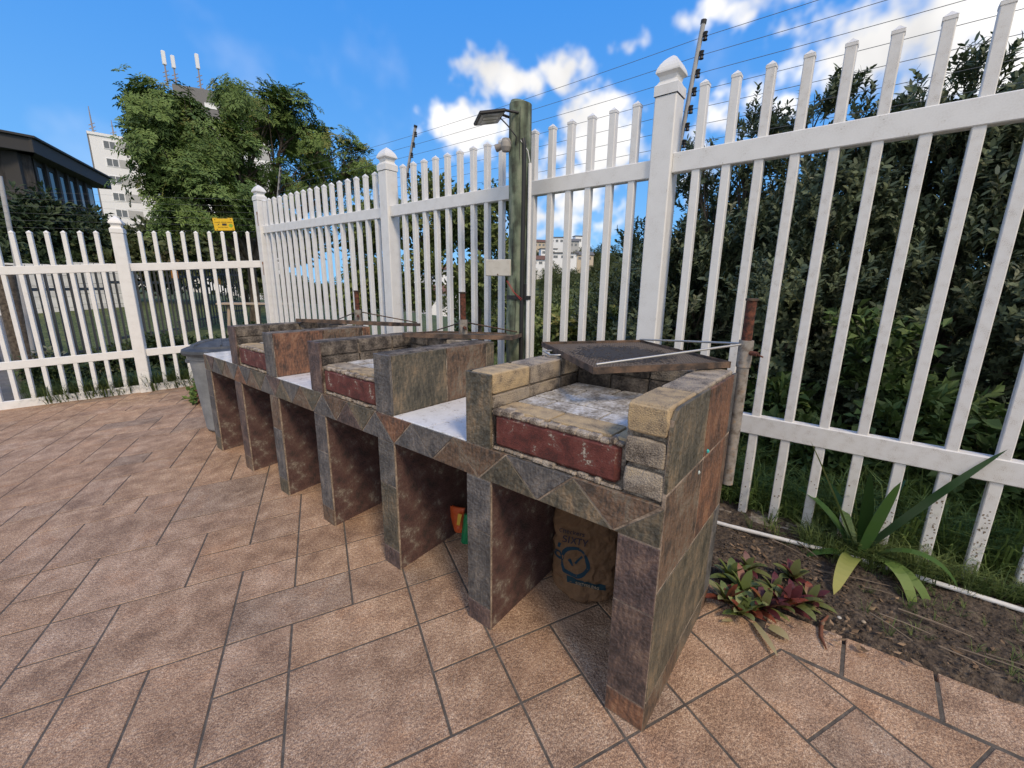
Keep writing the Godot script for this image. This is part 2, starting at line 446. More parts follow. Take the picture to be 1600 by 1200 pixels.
func make_sky() -> ImageTexture:
	var w := 2048
	var h := 1024
	var img := PackedFloat32Array()
	img.resize(w * h * 3)
	var puff := noise(2.6, 5, 5)
	var edge := noise(9.0, 6, 4)
	var broad := noise(1.1, 7, 3)
	# clouds the photograph shows: centre pixel, half width, half height, density
	var blobs := []
	for b in [[765, 112, 46, 28, 0.95], [812, 128, 52, 20, 0.9], [878, 112, 38, 26, 0.9], [735, 200, 56, 32, 1.0], [700, 186, 30, 18, 0.6], [925, 185, 44, 36, 1.1], [945, 225, 52, 50, 1.0], [890, 290, 84, 62, 0.7], [740, 164, 46, 14, 0.45], [1160, 4, 76, 22, 0.65], [1290, 26, 90, 26, 0.4], [1420, 60, 110, 56, 0.9], [1530, 30, 110, 56, 0.9], [1130, 200, 90, 44, 0.5], [1250, 160, 90, 34, 0.45], [978, 66, 32, 13, 0.4], [640, 330, 80, 50, 0.4], [1080, 250, 80, 50, 0.6], [1560, 100, 110, 50, 0.8], [850, 340, 90, 40, 0.6]]:
		var c := ray(b[0], b[1])
		var rt := c.cross(Vector3.UP).normalized()
		blobs.append([c, rt, rt.cross(c), b[2] / 660.0, b[3] / 660.0, b[4]])
	var vc := ray(800, 200)
	for j in h:
		var e := (0.5 - (j + 0.5) / h) * PI
		var dy := sin(e)
		var ce := cos(e)
		for i in w:
			var k := (j * w + i) * 3
			if dy < -0.06:
				img[k] = 0.16; img[k + 1] = 0.17; img[k + 2] = 0.16
				continue
			var a := ((i + 0.5) / w - 0.5) * TAU
			var d := Vector3(-sin(a) * ce, dy, cos(a) * ce)
			var y := maxf(dy, 0.0)
			var t := pow(1.0 - y, 3.2)
			var r := lerpf(0.032, 0.25, t)
			var g := lerpf(0.225, 0.57, t)
			var b := lerpf(0.70, 0.92, t)
			var inside := smoothstep(0.05, 0.42, d.dot(vc))
			var dens := 0.0
			var q := puff.get_noise_3dv(d * 1.6)
			if inside > 0.0:
				var best := 0.0
				for bl in blobs:
					if d.dot(bl[0]) > 0.955:
						var u: float = d.dot(bl[1]) / bl[3]
						var v: float = d.dot(bl[2]) / bl[4]
						best = maxf(best, (1.0 - sqrt(u * u + v * v) * 0.66) * bl[5])
				if best > 0.0:
					dens = smoothstep(0.22, 0.68, best + q * 0.30 + edge.get_noise_3dv(d * 2.2) * 0.38) * inside
				# faint haze of thin cloud
				dens = maxf(dens, 0.10 * smoothstep(0.1, 0.6, q))
			if inside < 1.0 and dy > 0.0:
				var p := Vector3(d.x, 0.0, d.z) / (dy + 0.28)
				var f := broad.get_noise_3dv(p * 1.0) * 0.75 + puff.get_noise_3dv(p * 0.9) * 0.5
				dens = maxf(dens, smoothstep(-0.40, 0.10, f) * (1.0 - inside))
			if dens > 0.0:
				var lit := clampf(0.84 + q * 0.34, 0.56, 1.05)
				r = lerpf(r, lit * 1.0, dens); g = lerpf(g, lit * 0.985, dens); b = lerpf(b, lit * 0.975, dens)
			img[k] = r; img[k + 1] = g; img[k + 2] = b
	return ImageTexture.create_from_image(Image.create_from_data(w, h, false, Image.FORMAT_RGBF, img.to_byte_array()))

func setup_camera_and_light() -> void:
	cam = Camera3D.new()
	cam.name = "camera"
	cam.position = Vector3(0.3294, 1.35, 1.0686)
	cam.basis = Basis.from_euler(Vector3(-0.2276, 0.6831, 0.0128))
	cam.fov = 84.54
	cam.near = 0.05
	cam.far = 3000.0
	add_child(cam)
	cam.current = true
	var we := WorldEnvironment.new()
	we.name = "surroundings"
	var env := Environment.new()
	env.background_mode = Environment.BG_SKY
	var sky := Sky.new()
	var sm := PanoramaSkyMaterial.new()
	sm.panorama = make_sky()
	sm.energy_multiplier = 1.0
	sky.sky_material = sm
	env.sky = sky
	env.ambient_light_source = Environment.AMBIENT_SOURCE_SKY
	env.tonemap_mode = Environment.TONE_MAPPER_LINEAR
	env.tonemap_exposure = 1.2
	env.sdfgi_enabled = true
	env.ssao_enabled = true
	env.ssil_enabled = true
	we.environment = env
	add_child(we)
	var sun := DirectionalLight3D.new()
	sun.name = "sun"
	sun.light_energy = 0.6
	sun.light_angular_distance = 12.0
	sun.light_color = Color(1.0, 0.91, 0.78)
	sun.shadow_enabled = true
	add_child(sun)
	sun.look_at_from_position(Vector3.ZERO, -Vector3(0.74, 0.88, 0.36), Vector3.UP)   # high, from the right of the yard

# ---------------------------------------------------------------- paved yard
func lat(s: float, t: float) -> Vector2:
	var a := (s + PS) * PM
	var b := (t + PT) * PM
	return Vector2(a * cos(TH) + b * sin(TH), a * sin(TH) - b * cos(TH))

func left_line(z: float) -> float:        # x of the left fence at depth z
	return lerpf(-7.587, -6.40, (1.183 - z) / 2.733)

func make_paving() -> void:
	var pav := MB.new()
	# the bed of dark joint sand that the pavers lie in
	var outline := PackedVector2Array([Vector2(3.6, -0.59), Vector2(0.30, -0.585), Vector2(0.12, -0.74), Vector2(-0.4, -1.28), Vector2(-6.46, -1.50), Vector2(-7.60, 1.22), Vector2(-7.10, 1.32), Vector2(-5.6, 4.6), Vector2(3.6, 4.6)])
	var edge := PackedVector2Array([Vector2(3.6, -0.80), Vector2(0.36, -0.76), Vector2(0.12, -0.74), Vector2(-0.4, -1.28), Vector2(-6.46, -1.50), Vector2(-7.60, 1.22), Vector2(-7.10, 1.32), Vector2(-5.6, 4.6), Vector2(3.6, 4.6)])
	var idx := Geometry2D.triangulate_polygon(edge)
	for i in range(0, idx.size(), 3):
		var p := []
		for j in 3:
			var q := edge[idx[i + j]]
			p.append(Vector3(q.x, gy(q.x, q.y) - 0.0026, q.y))
		if (p[1] - p[0]).cross(p[2] - p[0]).y < 0: pav.tri(p[0], p[2], p[1])
		else: pav.tri(p[0], p[1], p[2])
	var root := put(pav, "paving", M.joint)
	tag(root, "", "", "", "structure")
	# pavers: one and two modules wide, read off the joints that show
	var taken_cells := {}
	var list := []
	var seen_pavers := [[-4, -3, -5, -4], [-3, -2, -5, -4], [-4, -3, -4, -2], [-3, -1, -4, -2], [-5, -4, -5, -3], [-5, -4, -3, -2], [-6, -5, -5, -4], [-6, -5, -4, -3], [-6, -5, -3, -2], [-6, -4, -7, -5], [-4, -2, -6, -5], [-4, -2, -7, -6],
		[-8, -6, -8, -6], [-8, -7, -9, -8], [-7, -6, -9, -8], [-8, -7, -6, -5], [-8, -7, -5, -4], [-7, -6, -6, -4], [-9, -8, -7, -5], [-9, -8, -5, -4], [-7, -6, -4, -3], [-11, -9, -7, -5], [-13, -11, -7, -6], [-13, -11, -6, -5], [-10, -8, -9, -7],
		[-11, -10, -8, -7], [-11, -10, -10, -8], [-13, -11, -10, -9], [-13, -11, -9, -7], [-14, -13, -10, -8], [-14, -13, -8, -7], [-15, -13, -12, -10], [-17, -15, -11, -10], [-17, -15, -12, -11], [-17, -14, -8, -7], [-3, -2, -2, -1], [-2, -1, -2, -1], [-4, -3, -2, -1], [-2, -1, -1, 0], [-1, 0, -1, 0],
		[-1, 1, -3, -1], [-3, -2, -1, 1], [-2, 0, 0, 1], [0, 2, 0, 1], [0, 2, 1, 2], [-1, 0, 1, 2], [0, 1, 2, 3], [1, 3, 2, 3], [-1, 0, 2, 3], [0, 2, 3, 4], [2, 3, 3, 5], [-2, 0, -5, -3], [0, 1, -1, 0], [-2, -1, -7, -5], [-15, -14, -10, -9], [-15, -14, -9, -8], [-17, -15, -10, -8], [-5, -3, -1, 0]]
	for p in seen_pavers:
		var ok := true
		for s in range(p[0], p[1]):
			for t in range(p[2], p[3]):
				if taken_cells.has(Vector2i(s, t)): ok = false
		if not ok: continue
		for s in range(p[0], p[1]):
			for t in range(p[2], p[3]): taken_cells[Vector2i(s, t)] = true
		list.append(p)
	rng.seed = 71
	for t in range(-22, 20):
		for s in range(-34, 22):
			if taken_cells.has(Vector2i(s, t)): continue
			var c := lat(s + 0.5, t + 0.5)
			if c.x > 4.2 or c.x < -8.4 or c.y < -2.0 or c.y > 5.2: continue
			var opts := [[2, 2], [2, 1], [1, 2], [1, 1], [2, 1], [2, 2], [1, 2]]
			var start := rng.randi() % opts.size()
			for o in opts.size() + 1:
				var sz: Array = opts[(start + o) % opts.size()] if o < opts.size() else [1, 1]
				var ok := true
				for ds in sz[0]:
					for dt in sz[1]:
						if taken_cells.has(Vector2i(s + ds, t + dt)): ok = false
				if ok:
					for ds in sz[0]:
						for dt in sz[1]: taken_cells[Vector2i(s + ds, t + dt)] = true
					list.append([s, s + sz[0], t, t + sz[1]])
					break
	var pieces := []
	var gap := 0.0043 / PM
	for p in list:
		var poly := PackedVector2Array([lat(p[0] + gap, p[2] + gap), lat(p[1] - gap, p[2] + gap), lat(p[1] - gap, p[3] - gap), lat(p[0] + gap, p[3] - gap)])
		for cut in Geometry2D.intersect_polygons(poly, outline):
			if absf(poly_area(cut)) > 0.0012 and convex(cut): pieces.append(cut)
	# the course of edging pavers along the flower bed
	var x := 0.215
	while x < 3.5:
		var x2 := x + 0.2515
		pieces.append(PackedVector2Array([Vector2(x + 0.006, -0.601), Vector2(x2 - 0.006, -0.603), Vector2(x2 - 0.006, -0.786 - 0.03 * clampf(x2, 0, 1.2)), Vector2(x + 0.006, -0.786 - 0.03 * clampf(x, 0, 1.2))]))
		x = x2
	var rank := []
	for q in pieces:
		var c := Vector2.ZERO
		for p in q: c += p / q.size()
		var w3 := Vector3(c.x, gy(c.x, c.y), c.y)
		var d := cam.basis.inverse() * (w3 - cam.position)
		var sx := d.x / -d.z * 660.0
		var sy := -d.y / -d.z * 660.0
		var seen: bool = d.z < -0.1 and absf(sx) < 900 and absf(sy) < 720
		rank.append([d.length() if seen else 100.0 + d.length(), q])
	rank.sort_custom(func(a, b): return a[0] < b[0])
	var rest := MB.new()
	var f := func(px: float, pz: float) -> float: return gy(px, pz)
	for i in rank.size():
		var mb: MB = MB.new() if i < 300 else rest
		var v := rf(0.82, 0.97)
		var wm := rf(-0.03, 0.035)
		mb.col = Color(v * (1.06 + wm), v * 0.985, v * (0.93 - wm * 1.2))
		if rng.randf() < 0.07: mb.col = Color(v * 0.86, v * 0.86, v * 0.88)
		var lift := rf(-0.0006, 0.0006)
		mb.prism(rank[i][1], f, -0.03, lift, 0.0015)
		if i < 300: put(mb, "paver", M.paver, root)
	var ro := put(rest, "paver_field", M.paver, root)
	ro.set_meta("kind", "stuff")

func poly_area(p: PackedVector2Array) -> float:
	var a := 0.0
	for i in p.size(): a += p[i].cross(p[(i + 1) % p.size()])
	return a * 0.5

func convex(_p: PackedVector2Array) -> bool:
	return _p.size() >= 3

# ---------------------------------------------------------------- tiled barbecue counter
func slate_of(i: int) -> Material:
	return M[["slate_grey", "slate_green", "slate_rust", "slate_purple", "slate_mixed"][i % 5]]

func tile_front(parent: Node, called: String, m: Material, x0: float, x1: float, y0: float, y1: float, z := 0.0, th := 0.011, g := 0.0027) -> void:
	var mb := MB.new()
	var v := rf(0.86, 1.1)
	mb.col = Color(v, v * rf(0.97, 1.02), v * rf(0.95, 1.02))
	mb.slab(PackedVector2Array([Vector2(x0 + g, y0 + g), Vector2(x1 - g, y0 + g), Vector2(x1 - g, y1 - g), Vector2(x0 + g, y1 - g)]), Vector3(0, 0, z + rf(-0.0008, 0.0008)), Vector3.RIGHT, Vector3.UP, th, 0.0016)
	put(mb, called, m, parent)

func tile_side(parent: Node, called: String, m: Material, x: float, z0: float, z1: float, y0: float, y1: float, facing := 1.0, g := 0.0027, th := 0.011, poly := PackedVector2Array()) -> void:
	# a tile in a plane of constant x, facing +x or -x
	var mb := MB.new()
	var v := rf(0.86, 1.1)
	mb.col = Color(v, v * rf(0.97, 1.02), v * rf(0.95, 1.02))
	var p := poly
	if p.is_empty(): p = PackedVector2Array([Vector2(z0 + g, y0 + g), Vector2(z1 - g, y0 + g), Vector2(z1 - g, y1 - g), Vector2(z0 + g, y1 - g)])
	if facing > 0:
		var q := PackedVector2Array()
		for e in p: q.append(Vector2(-e.x, e.y))
		mb.slab(q, Vector3(x + rf(-0.0008, 0.0008), 0, 0), Vector3(0, 0, -1), Vector3.UP, th, 0.0016)
	else:
		mb.slab(p, Vector3(x + rf(-0.0008, 0.0008), 0, 0), Vector3(0, 0, 1), Vector3.UP, th, 0.0016)
	put(mb, called, m, parent)

func rough_brick(lo: Vector3, hi: Vector3, amp: float, seg := 3) -> MB:
	# a worn brick: box with rounded, uneven faces
	var mb := MB.new()
	var nz := noise(9.0, 77, 2)
	var ctr := (lo + hi) * 0.5
	var h := (hi - lo) * 0.5
	var r := minf(0.012, minf(h.x, minf(h.y, h.z)) * 0.45)
	var at := func(p: Vector3) -> Vector3:
		var core := (h - Vector3(r, r, r))
		var q := Vector3(clampf(p.x * h.x, -core.x, core.x), clampf(p.y * h.y, -core.y, core.y), clampf(p.z * h.z, -core.z, core.z))
		var d := Vector3(p.x * h.x, p.y * h.y, p.z * h.z) - q
		if d.length() > 1e-6: q += d.normalized() * r
		var w := ctr + q
		return w + q.normalized() * nz.get_noise_3dv(w * 3.0) * amp
	var ticks: Array[float] = [-1.0]
	for i in seg: ticks.append(-0.88 + 1.76 * i / (seg - 1.0))
	ticks.append(1.0)
	for ax in 3:
		var u := (ax + 1) % 3
		var w := (ax + 2) % 3
		for sg in [-1.0, 1.0]:
			for i in ticks.size() - 1:
				for j in ticks.size() - 1:
					var c := []
					for e in [[i, j], [i + 1, j], [i + 1, j + 1], [i, j + 1]]:
						var p := Vector3.ZERO
						p[ax] = sg; p[u] = ticks[e[0]]; p[w] = ticks[e[1]]
						c.append(at.call(p))
					if sg > 0: mb.quad(c[0], c[1], c[2], c[3])
					else: mb.quad(c[3], c[2], c[1], c[0])
	return mb

func brick(parent: Node, called: String, m: Material, lo: Vector3, hi: Vector3, amp := 0.004, dark := 1.0) -> void:
	var mb := rough_brick(lo, hi, amp)
	var v := rf(0.86, 1.06) * dark
	for i in mb.c.size(): mb.c[i] = Color(v, v * 0.99, v * 0.97)
	put(mb, called, m, parent)

func make_counter() -> void:
	rng.seed = 404
	var ct := thing("barbecue_counter", "long slate tiled outdoor barbecue counter with three fireboxes and six open bays", "barbecue", Vector3.ZERO)
	var right := []
	for x in XL: right.append(x + PW)
	right[6] = 0.0
	# --- piers: plastered maroon sides, slate on the front
	for i in 7:
		var x0: float = XL[i]
		var x1: float = right[i]
		var g0 := gy(x0, 0.0)
		var pr := MB.new()
		var e := 0.0035
		pr.box(Vector3(x0 + e, g0 - 0.03, -DEP + 0.01), Vector3(x1 - (0.011 if i == 6 else e), HB + 0.004, -0.0085), 0.003)
		var pier := put(pr, "pier", M.maroon, ct)
		var gp := MB.new()
		gp.box(Vector3(x0 + 0.0015, g0 - 0.02, -0.012), Vector3(x1 - (0.002 if i == 6 else 0.0015), HB + 0.002, -0.0028), 0.0008)
		put(gp, "grout_bed", M.grout, pier)
		var cuts := [g0 + 0.002, 0.092 + gy(x0, 0) * 0.6, 0.42, HB]
		for k in 3:
			var mi: int = [[1, 0, 0], [4, 3, 3], [1, 0, 4], [4, 0, 0], [3, 1, 0], [3, 0, 0], [2, 3, 3]][i][k]
			tile_front(pier, "slate_tile", slate_of(mi), x0, x1 - (0.001 if i == 6 else 0.0), cuts[k], cuts[k + 1])
	# --- slab over the bays and its rear wall
	var sl := MB.new()
	sl.box(Vector3(XL[0] + 0.004, HB + 0.0025, -DEP + 0.008), Vector3(-0.0115, HC - 0.004, -0.0026), 0.001)
	put(sl, "slab", M.grout, ct)
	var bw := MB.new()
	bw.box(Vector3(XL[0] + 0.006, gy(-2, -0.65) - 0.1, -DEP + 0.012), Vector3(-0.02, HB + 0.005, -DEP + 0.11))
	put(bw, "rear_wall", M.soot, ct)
	# --- zigzag band of cut slate along the front edge
	var tops: Array[float] = [-3.859, -3.80, -3.59, -3.335, -3.085, -2.850, -2.615, -2.385, -2.125, -1.872, -1.620, -1.370, -1.098, -0.833, -0.566, -0.290, -0.008]
	var bots: Array[float] = []
	for i in tops.size() - 1: bots.append((tops[i] + tops[i + 1]) * 0.5 + 0.003)
	var y0 := HB + 0.001
	var y1 := HC - 0.001
	var band := func(pts: Array, k: int) -> void:
		var c := Vector2.ZERO
		for p in pts: c += p / pts.size()
		var poly := PackedVector2Array()
		for p in pts: poly.append(c + (p - c) * (1.0 - 0.0052 / maxf(0.02, (p - c).length())))
		var mb := MB.new()
		var v := rf(0.9, 1.16)
		mb.col = Color(v, v * 0.99, v * 0.97)
		mb.slab(poly, Vector3(0, 0, rf(-0.0008, 0.0012)), Vector3.RIGHT, Vector3.UP, 0.012, 0.0016)
		put(mb, "band_tile", slate_of(k), ct)
	var kinds := [0, 4, 1, 3, 0, 1, 4, 0, 2, 0, 4, 1, 0, 3, 1, 0, 4, 1, 0, 4, 3, 1, 0, 2, 0, 0, 4, 4, 1, 0, 1, 4, 3]
	for i in range(1, tops.size() - 1):
		band.call([Vector2(bots[i - 1], y0), Vector2(bots[i], y0), Vector2(tops[i], y1)], kinds[(2 * i) % kinds.size()])
	for i in range(0, tops.size() - 1):
		band.call([Vector2(tops[i], y1), Vector2(bots[i], y0), Vector2(tops[i + 1], y1)], kinds[(2 * i + 1) % kinds.size()])
	band.call([Vector2(bots[bots.size() - 1], y0), Vector2(-0.002, y0), Vector2(-0.002, y1 - 0.004)], 1)
	band.call([Vector2(XL[0], y0), Vector2(bots[0], y0), Vector2(XL[0], y1)], 4)
	# --- low walls beside the fireboxes: on piers B..G
	for i in range(1, 7):
		var x0: float = XL[i]
		var x1: float = right[i]
		var fire_right := i % 2 == 1            # firebox lies to the right of B, D, F
		var wl := MB.new()
		wl.box(Vector3(x0 + (0.011 if not (fire_right) else 0.003), HC - 0.012, -DEP + 0.01), Vector3(x1 - (0.003 if (i != 6 and not fire_right) else 0.0115), HW - 0.03, -0.003 if i != 6 else -0.022), 0.001)
		var wall := put(wl, "wall", M.mortar, ct)
		# cap of brick and mortar
		var zc := [-0.0, -0.235, -0.462, -DEP]
		for k in 3:
			var top := M.cap as Material
			if i == 6: top = M.ochre if k == 0 else M.brick
			if i == 5: top = M.ochre if k == 0 else M.brick
			if i < 5: top = M.cap_soot
			brick(wall, "cap_brick", top, Vector3(x0 + (0.012 if fire_right else 0.0), HW - 0.078, zc[k + 1] + 0.003), Vector3(x1 - (0.012 if (i == 6 or not fire_right) else 0.0), HW, zc[k] - (0.012 if k == 0 and i != 6 else 0.003)), 0.004)
		# slate on the outer side
		var xo := x0 if fire_right else x1
		var fc := -1.0 if fire_right else 1.0
		if i < 6:
			var zz := [0.0, -0.335, -0.625, -DEP]
			for k in 3:
				tile_side(wall, "slate_tile", slate_of([[1, 4, 0], [2, 4, 2], [0, 1, 4], [1, 4, 1], [1, 3, 0]][i - 1][k]), xo, zz[k + 1], zz[k] - (0.011 if k == 0 else 0.0), HC, HW - 0.0015, fc)
			tile_front(wall, "slate_tile", slate_of([3, 0, 3, 0, 1][i - 1]), x0, x1, HC, HW - 0.001)
		# fire bricks on the inner side
		var xi := x1 if fire_right else x0
		var sg := -1.0 if fire_right else 1.0
		for row in 1:
			var ya: float = 0.922
			var yb: float = 0.968
			var z := -0.012
			var first := true
			while z > -0.585:
				var ln := (0.13 if row == 1 and first else 0.222)
				var z2 := maxf(z - ln, -0.60)
				var m: Material = M.brick if z > -0.40 and i >= 5 else M.soot
				brick(wall, "fire_brick", m, Vector3(minf(xi, xi + sg * 0.02), ya, z2 + 0.003), Vector3(maxf(xi, xi + sg * 0.02), yb, z - 0.003), 0.004)
				z = z2
				first = false
	# bare brick front of the last wall
	var heights := [[HC + 0.006, 0.858, M.brick], [0.870, 0.950, M.brick], [0.962, HW - 0.003, M.ochre]]
	for hh in heights:
		brick(ct, "fire_brick", hh[2], Vector3(-0.131, hh[0], -0.075), Vector3(-0.0125, hh[1], rf(-0.003, 0.002)), 0.007)
	# --- slate on the end of the counter
	var gr := gy(0, -0.3)
	var ge := MB.new()
	ge.box(Vector3(-0.013, gr - 0.03, -DEP + 0.003), Vector3(-0.0016, HW - 0.034, -0.0032), 0.0008)
	put(ge, "grout_bed", M.grout, ct)
	var rows := [[gr - 0.03, 0.112, [0.0, -0.30, -0.60, -DEP], [4, 1, 4]], [0.112, 0.500, [0.0, -0.322, -0.608, -DEP], [1, 1, 0]], [0.500, 0.806, [0.0, -0.345, -0.628, -DEP], [4, 2, 4]], [0.806, HW - 0.006, [0.0, -0.332, -0.640, -DEP], [1, 2, 0]]]
	for r in rows.size():
		for k in 3:
			var zs: Array = rows[r][2]
			var poly := PackedVector2Array()
			var ya: float = rows[r][0]
			var yb: float = rows[r][1]
			if r == 0: ya = gy(0, 0) - 0.004
			if r == 3 and k == 0:      # rounded upper corner
				var g := 0.0027
				poly = PackedVector2Array([Vector2(zs[1] + g, ya + g), Vector2(-g, ya + g), Vector2(-g, yb - 0.05), Vector2(-0.006, yb - 0.026), Vector2(-0.024, yb - 0.006), Vector2(-0.05, yb), Vector2(zs[1] + g, yb)])
			tile_side(ct, "slate_tile", slate_of(rows[r][3][k]), 0.0, zs[k + 1], zs[k], ya, yb, 1.0, 0.0038, 0.0105, poly)
	# --- fireboxes: painted front, brick hearth, sooty rear wall
	for bay in [[1, 2], [3, 4], [5, 6]]:
		var xa: float = right[bay[0]]
		var xb: float = XL[bay[1]]
		var fp := MB.new()
		fp.box(Vector3(xa + 0.004, HC + 0.012, -0.10), Vector3(xb - 0.016, 0.908, -0.012), 0.014)
		put(fp, "firebox_front", M.panel, ct)
		# ragged mortar above and below the painted panel
		for lv in [[HC - 0.002, 0.018, 0.004], [0.903, 0.022, 0.003]]:
			var mm := MB.new()
			var x := xa + 0.001
			while x < xb - 0.012:
				var ln := rf(0.018, 0.05)
				mm.box(Vector3(x, lv[0] + rf(-0.002, 0.002), -0.06), Vector3(minf(x + ln, xb - 0.002), lv[0] + lv[1] * rf(0.6, 1.15), -0.010 + lv[2] * rf(-1.5, 1.2)), 0.005)
				x += ln * 0.93
			put(mm, "mortar_bead", M.mortar, ct)
		var hb := MB.new()
		hb.box(Vector3(xa + 0.002, HC - 0.004, -0.60), Vector3(xb - 0.002, 0.915, -0.03))
		put(hb, "hearth_bed", M.soot, ct)
		var zr := -0.030
		var row := 0
		while zr > -0.56:
			var z2 := zr - 0.113
			var x := xa + 0.002 - (0.11 if row % 2 else 0.0)
			while x < xb - 0.01:
				var xc := maxf(x, xa + 0.002)
				var xd := minf(x + 0.226, xb - 0.002)
				if xd - xc > 0.02:
					var mh: Material = M.ash
					if row == 0: mh = M.ochre if rng.randf() < 0.6 else M.brick
					elif row >= 3: mh = M.soot if rng.randf() < 0.35 else M.ash
					brick(ct, "hearth_brick", mh, Vector3(xc + 0.0028, 0.900, maxf(z2, -0.585) + 0.0028), Vector3(xd - 0.0028, 0.927 + rf(-0.002, 0.002), zr - 0.0028), 0.0025)
				x += 0.226
			zr = z2
			row += 1
		for k in 3:
			var w := (xb - xa) / 3.0
			brick(ct, "rear_brick", M.soot, Vector3(xa + w * k + 0.002, 0.915, -DEP + 0.005), Vector3(xa + w * (k + 1) - 0.002, 0.985, -0.586), 0.005)
			brick(ct, "rear_brick", M.soot if k != 2 else M.brick, Vector3(xa + w * k + 0.002, 0.988, -DEP + 0.002), Vector3(xa + w * (k + 1) - 0.002, HW - 0.006, -0.588), 0.005)
		var rb := MB.new()
		rb.box(Vector3(xa + 0.003, HC - 0.003, -DEP + 0.02), Vector3(xb - 0.003, 1.02, -0.60))
		put(rb, "rear_core", M.soot, ct)
	# --- white glazed tiles on the worktops between the fireboxes
	for bay in [[0, 1], [2, 3], [4, 5]]:
		var xa: float = right[bay[0]] if bay[0] > 0 else XL[0]
		var xb: float = XL[bay[1]]
		var nx := 2 if bay[0] > 0 else 3
		one_box(Vector3(xa + 0.002, HC - 0.010, -DEP + 0.012), Vector3(xb - 0.002, HC - 0.0012, -0.006), 0.0, "tile_bed", M.joint, ct)
		for a in nx:
			for b in 3:
				var mb := MB.new()
				var v := rf(0.96, 1.0)
				mb.col = Color(v, v, v)
				mb.box(Vector3(xa + (xb - xa) * a / nx + 0.0018, HC - 0.008, -0.004 - 0.2287 * (b + 1) + 0.0018), Vector3(xa + (xb - xa) * (a + 1) / nx - 0.0018, HC + 0.0015, -0.004 - 0.2287 * b - 0.0018), 0.0012)
				put(mb, "white_tile", M.white_tile, ct)
	# --- the two bits of teal putty left on the end tiles
	for p in [Vector3(0.001, 0.822, -0.372), Vector3(-0.002, 0.77, -0.30)]:
		var mb := MB.new()
		mb.col = C3(0.03, 0.42, 0.40).srgb_to_linear() if p.y > 0.8 else Color(0.45, 0.52, 0.50)
		mb.lathe(PackedVector2Array([Vector2(0.0, -0.006), Vector2(0.006, -0.004), Vector2(0.007, 0.002), Vector2(0.004, 0.006), Vector2(0.0, 0.007)]), 7, p)
		put(mb, "putty_blob", M.plain, ct)

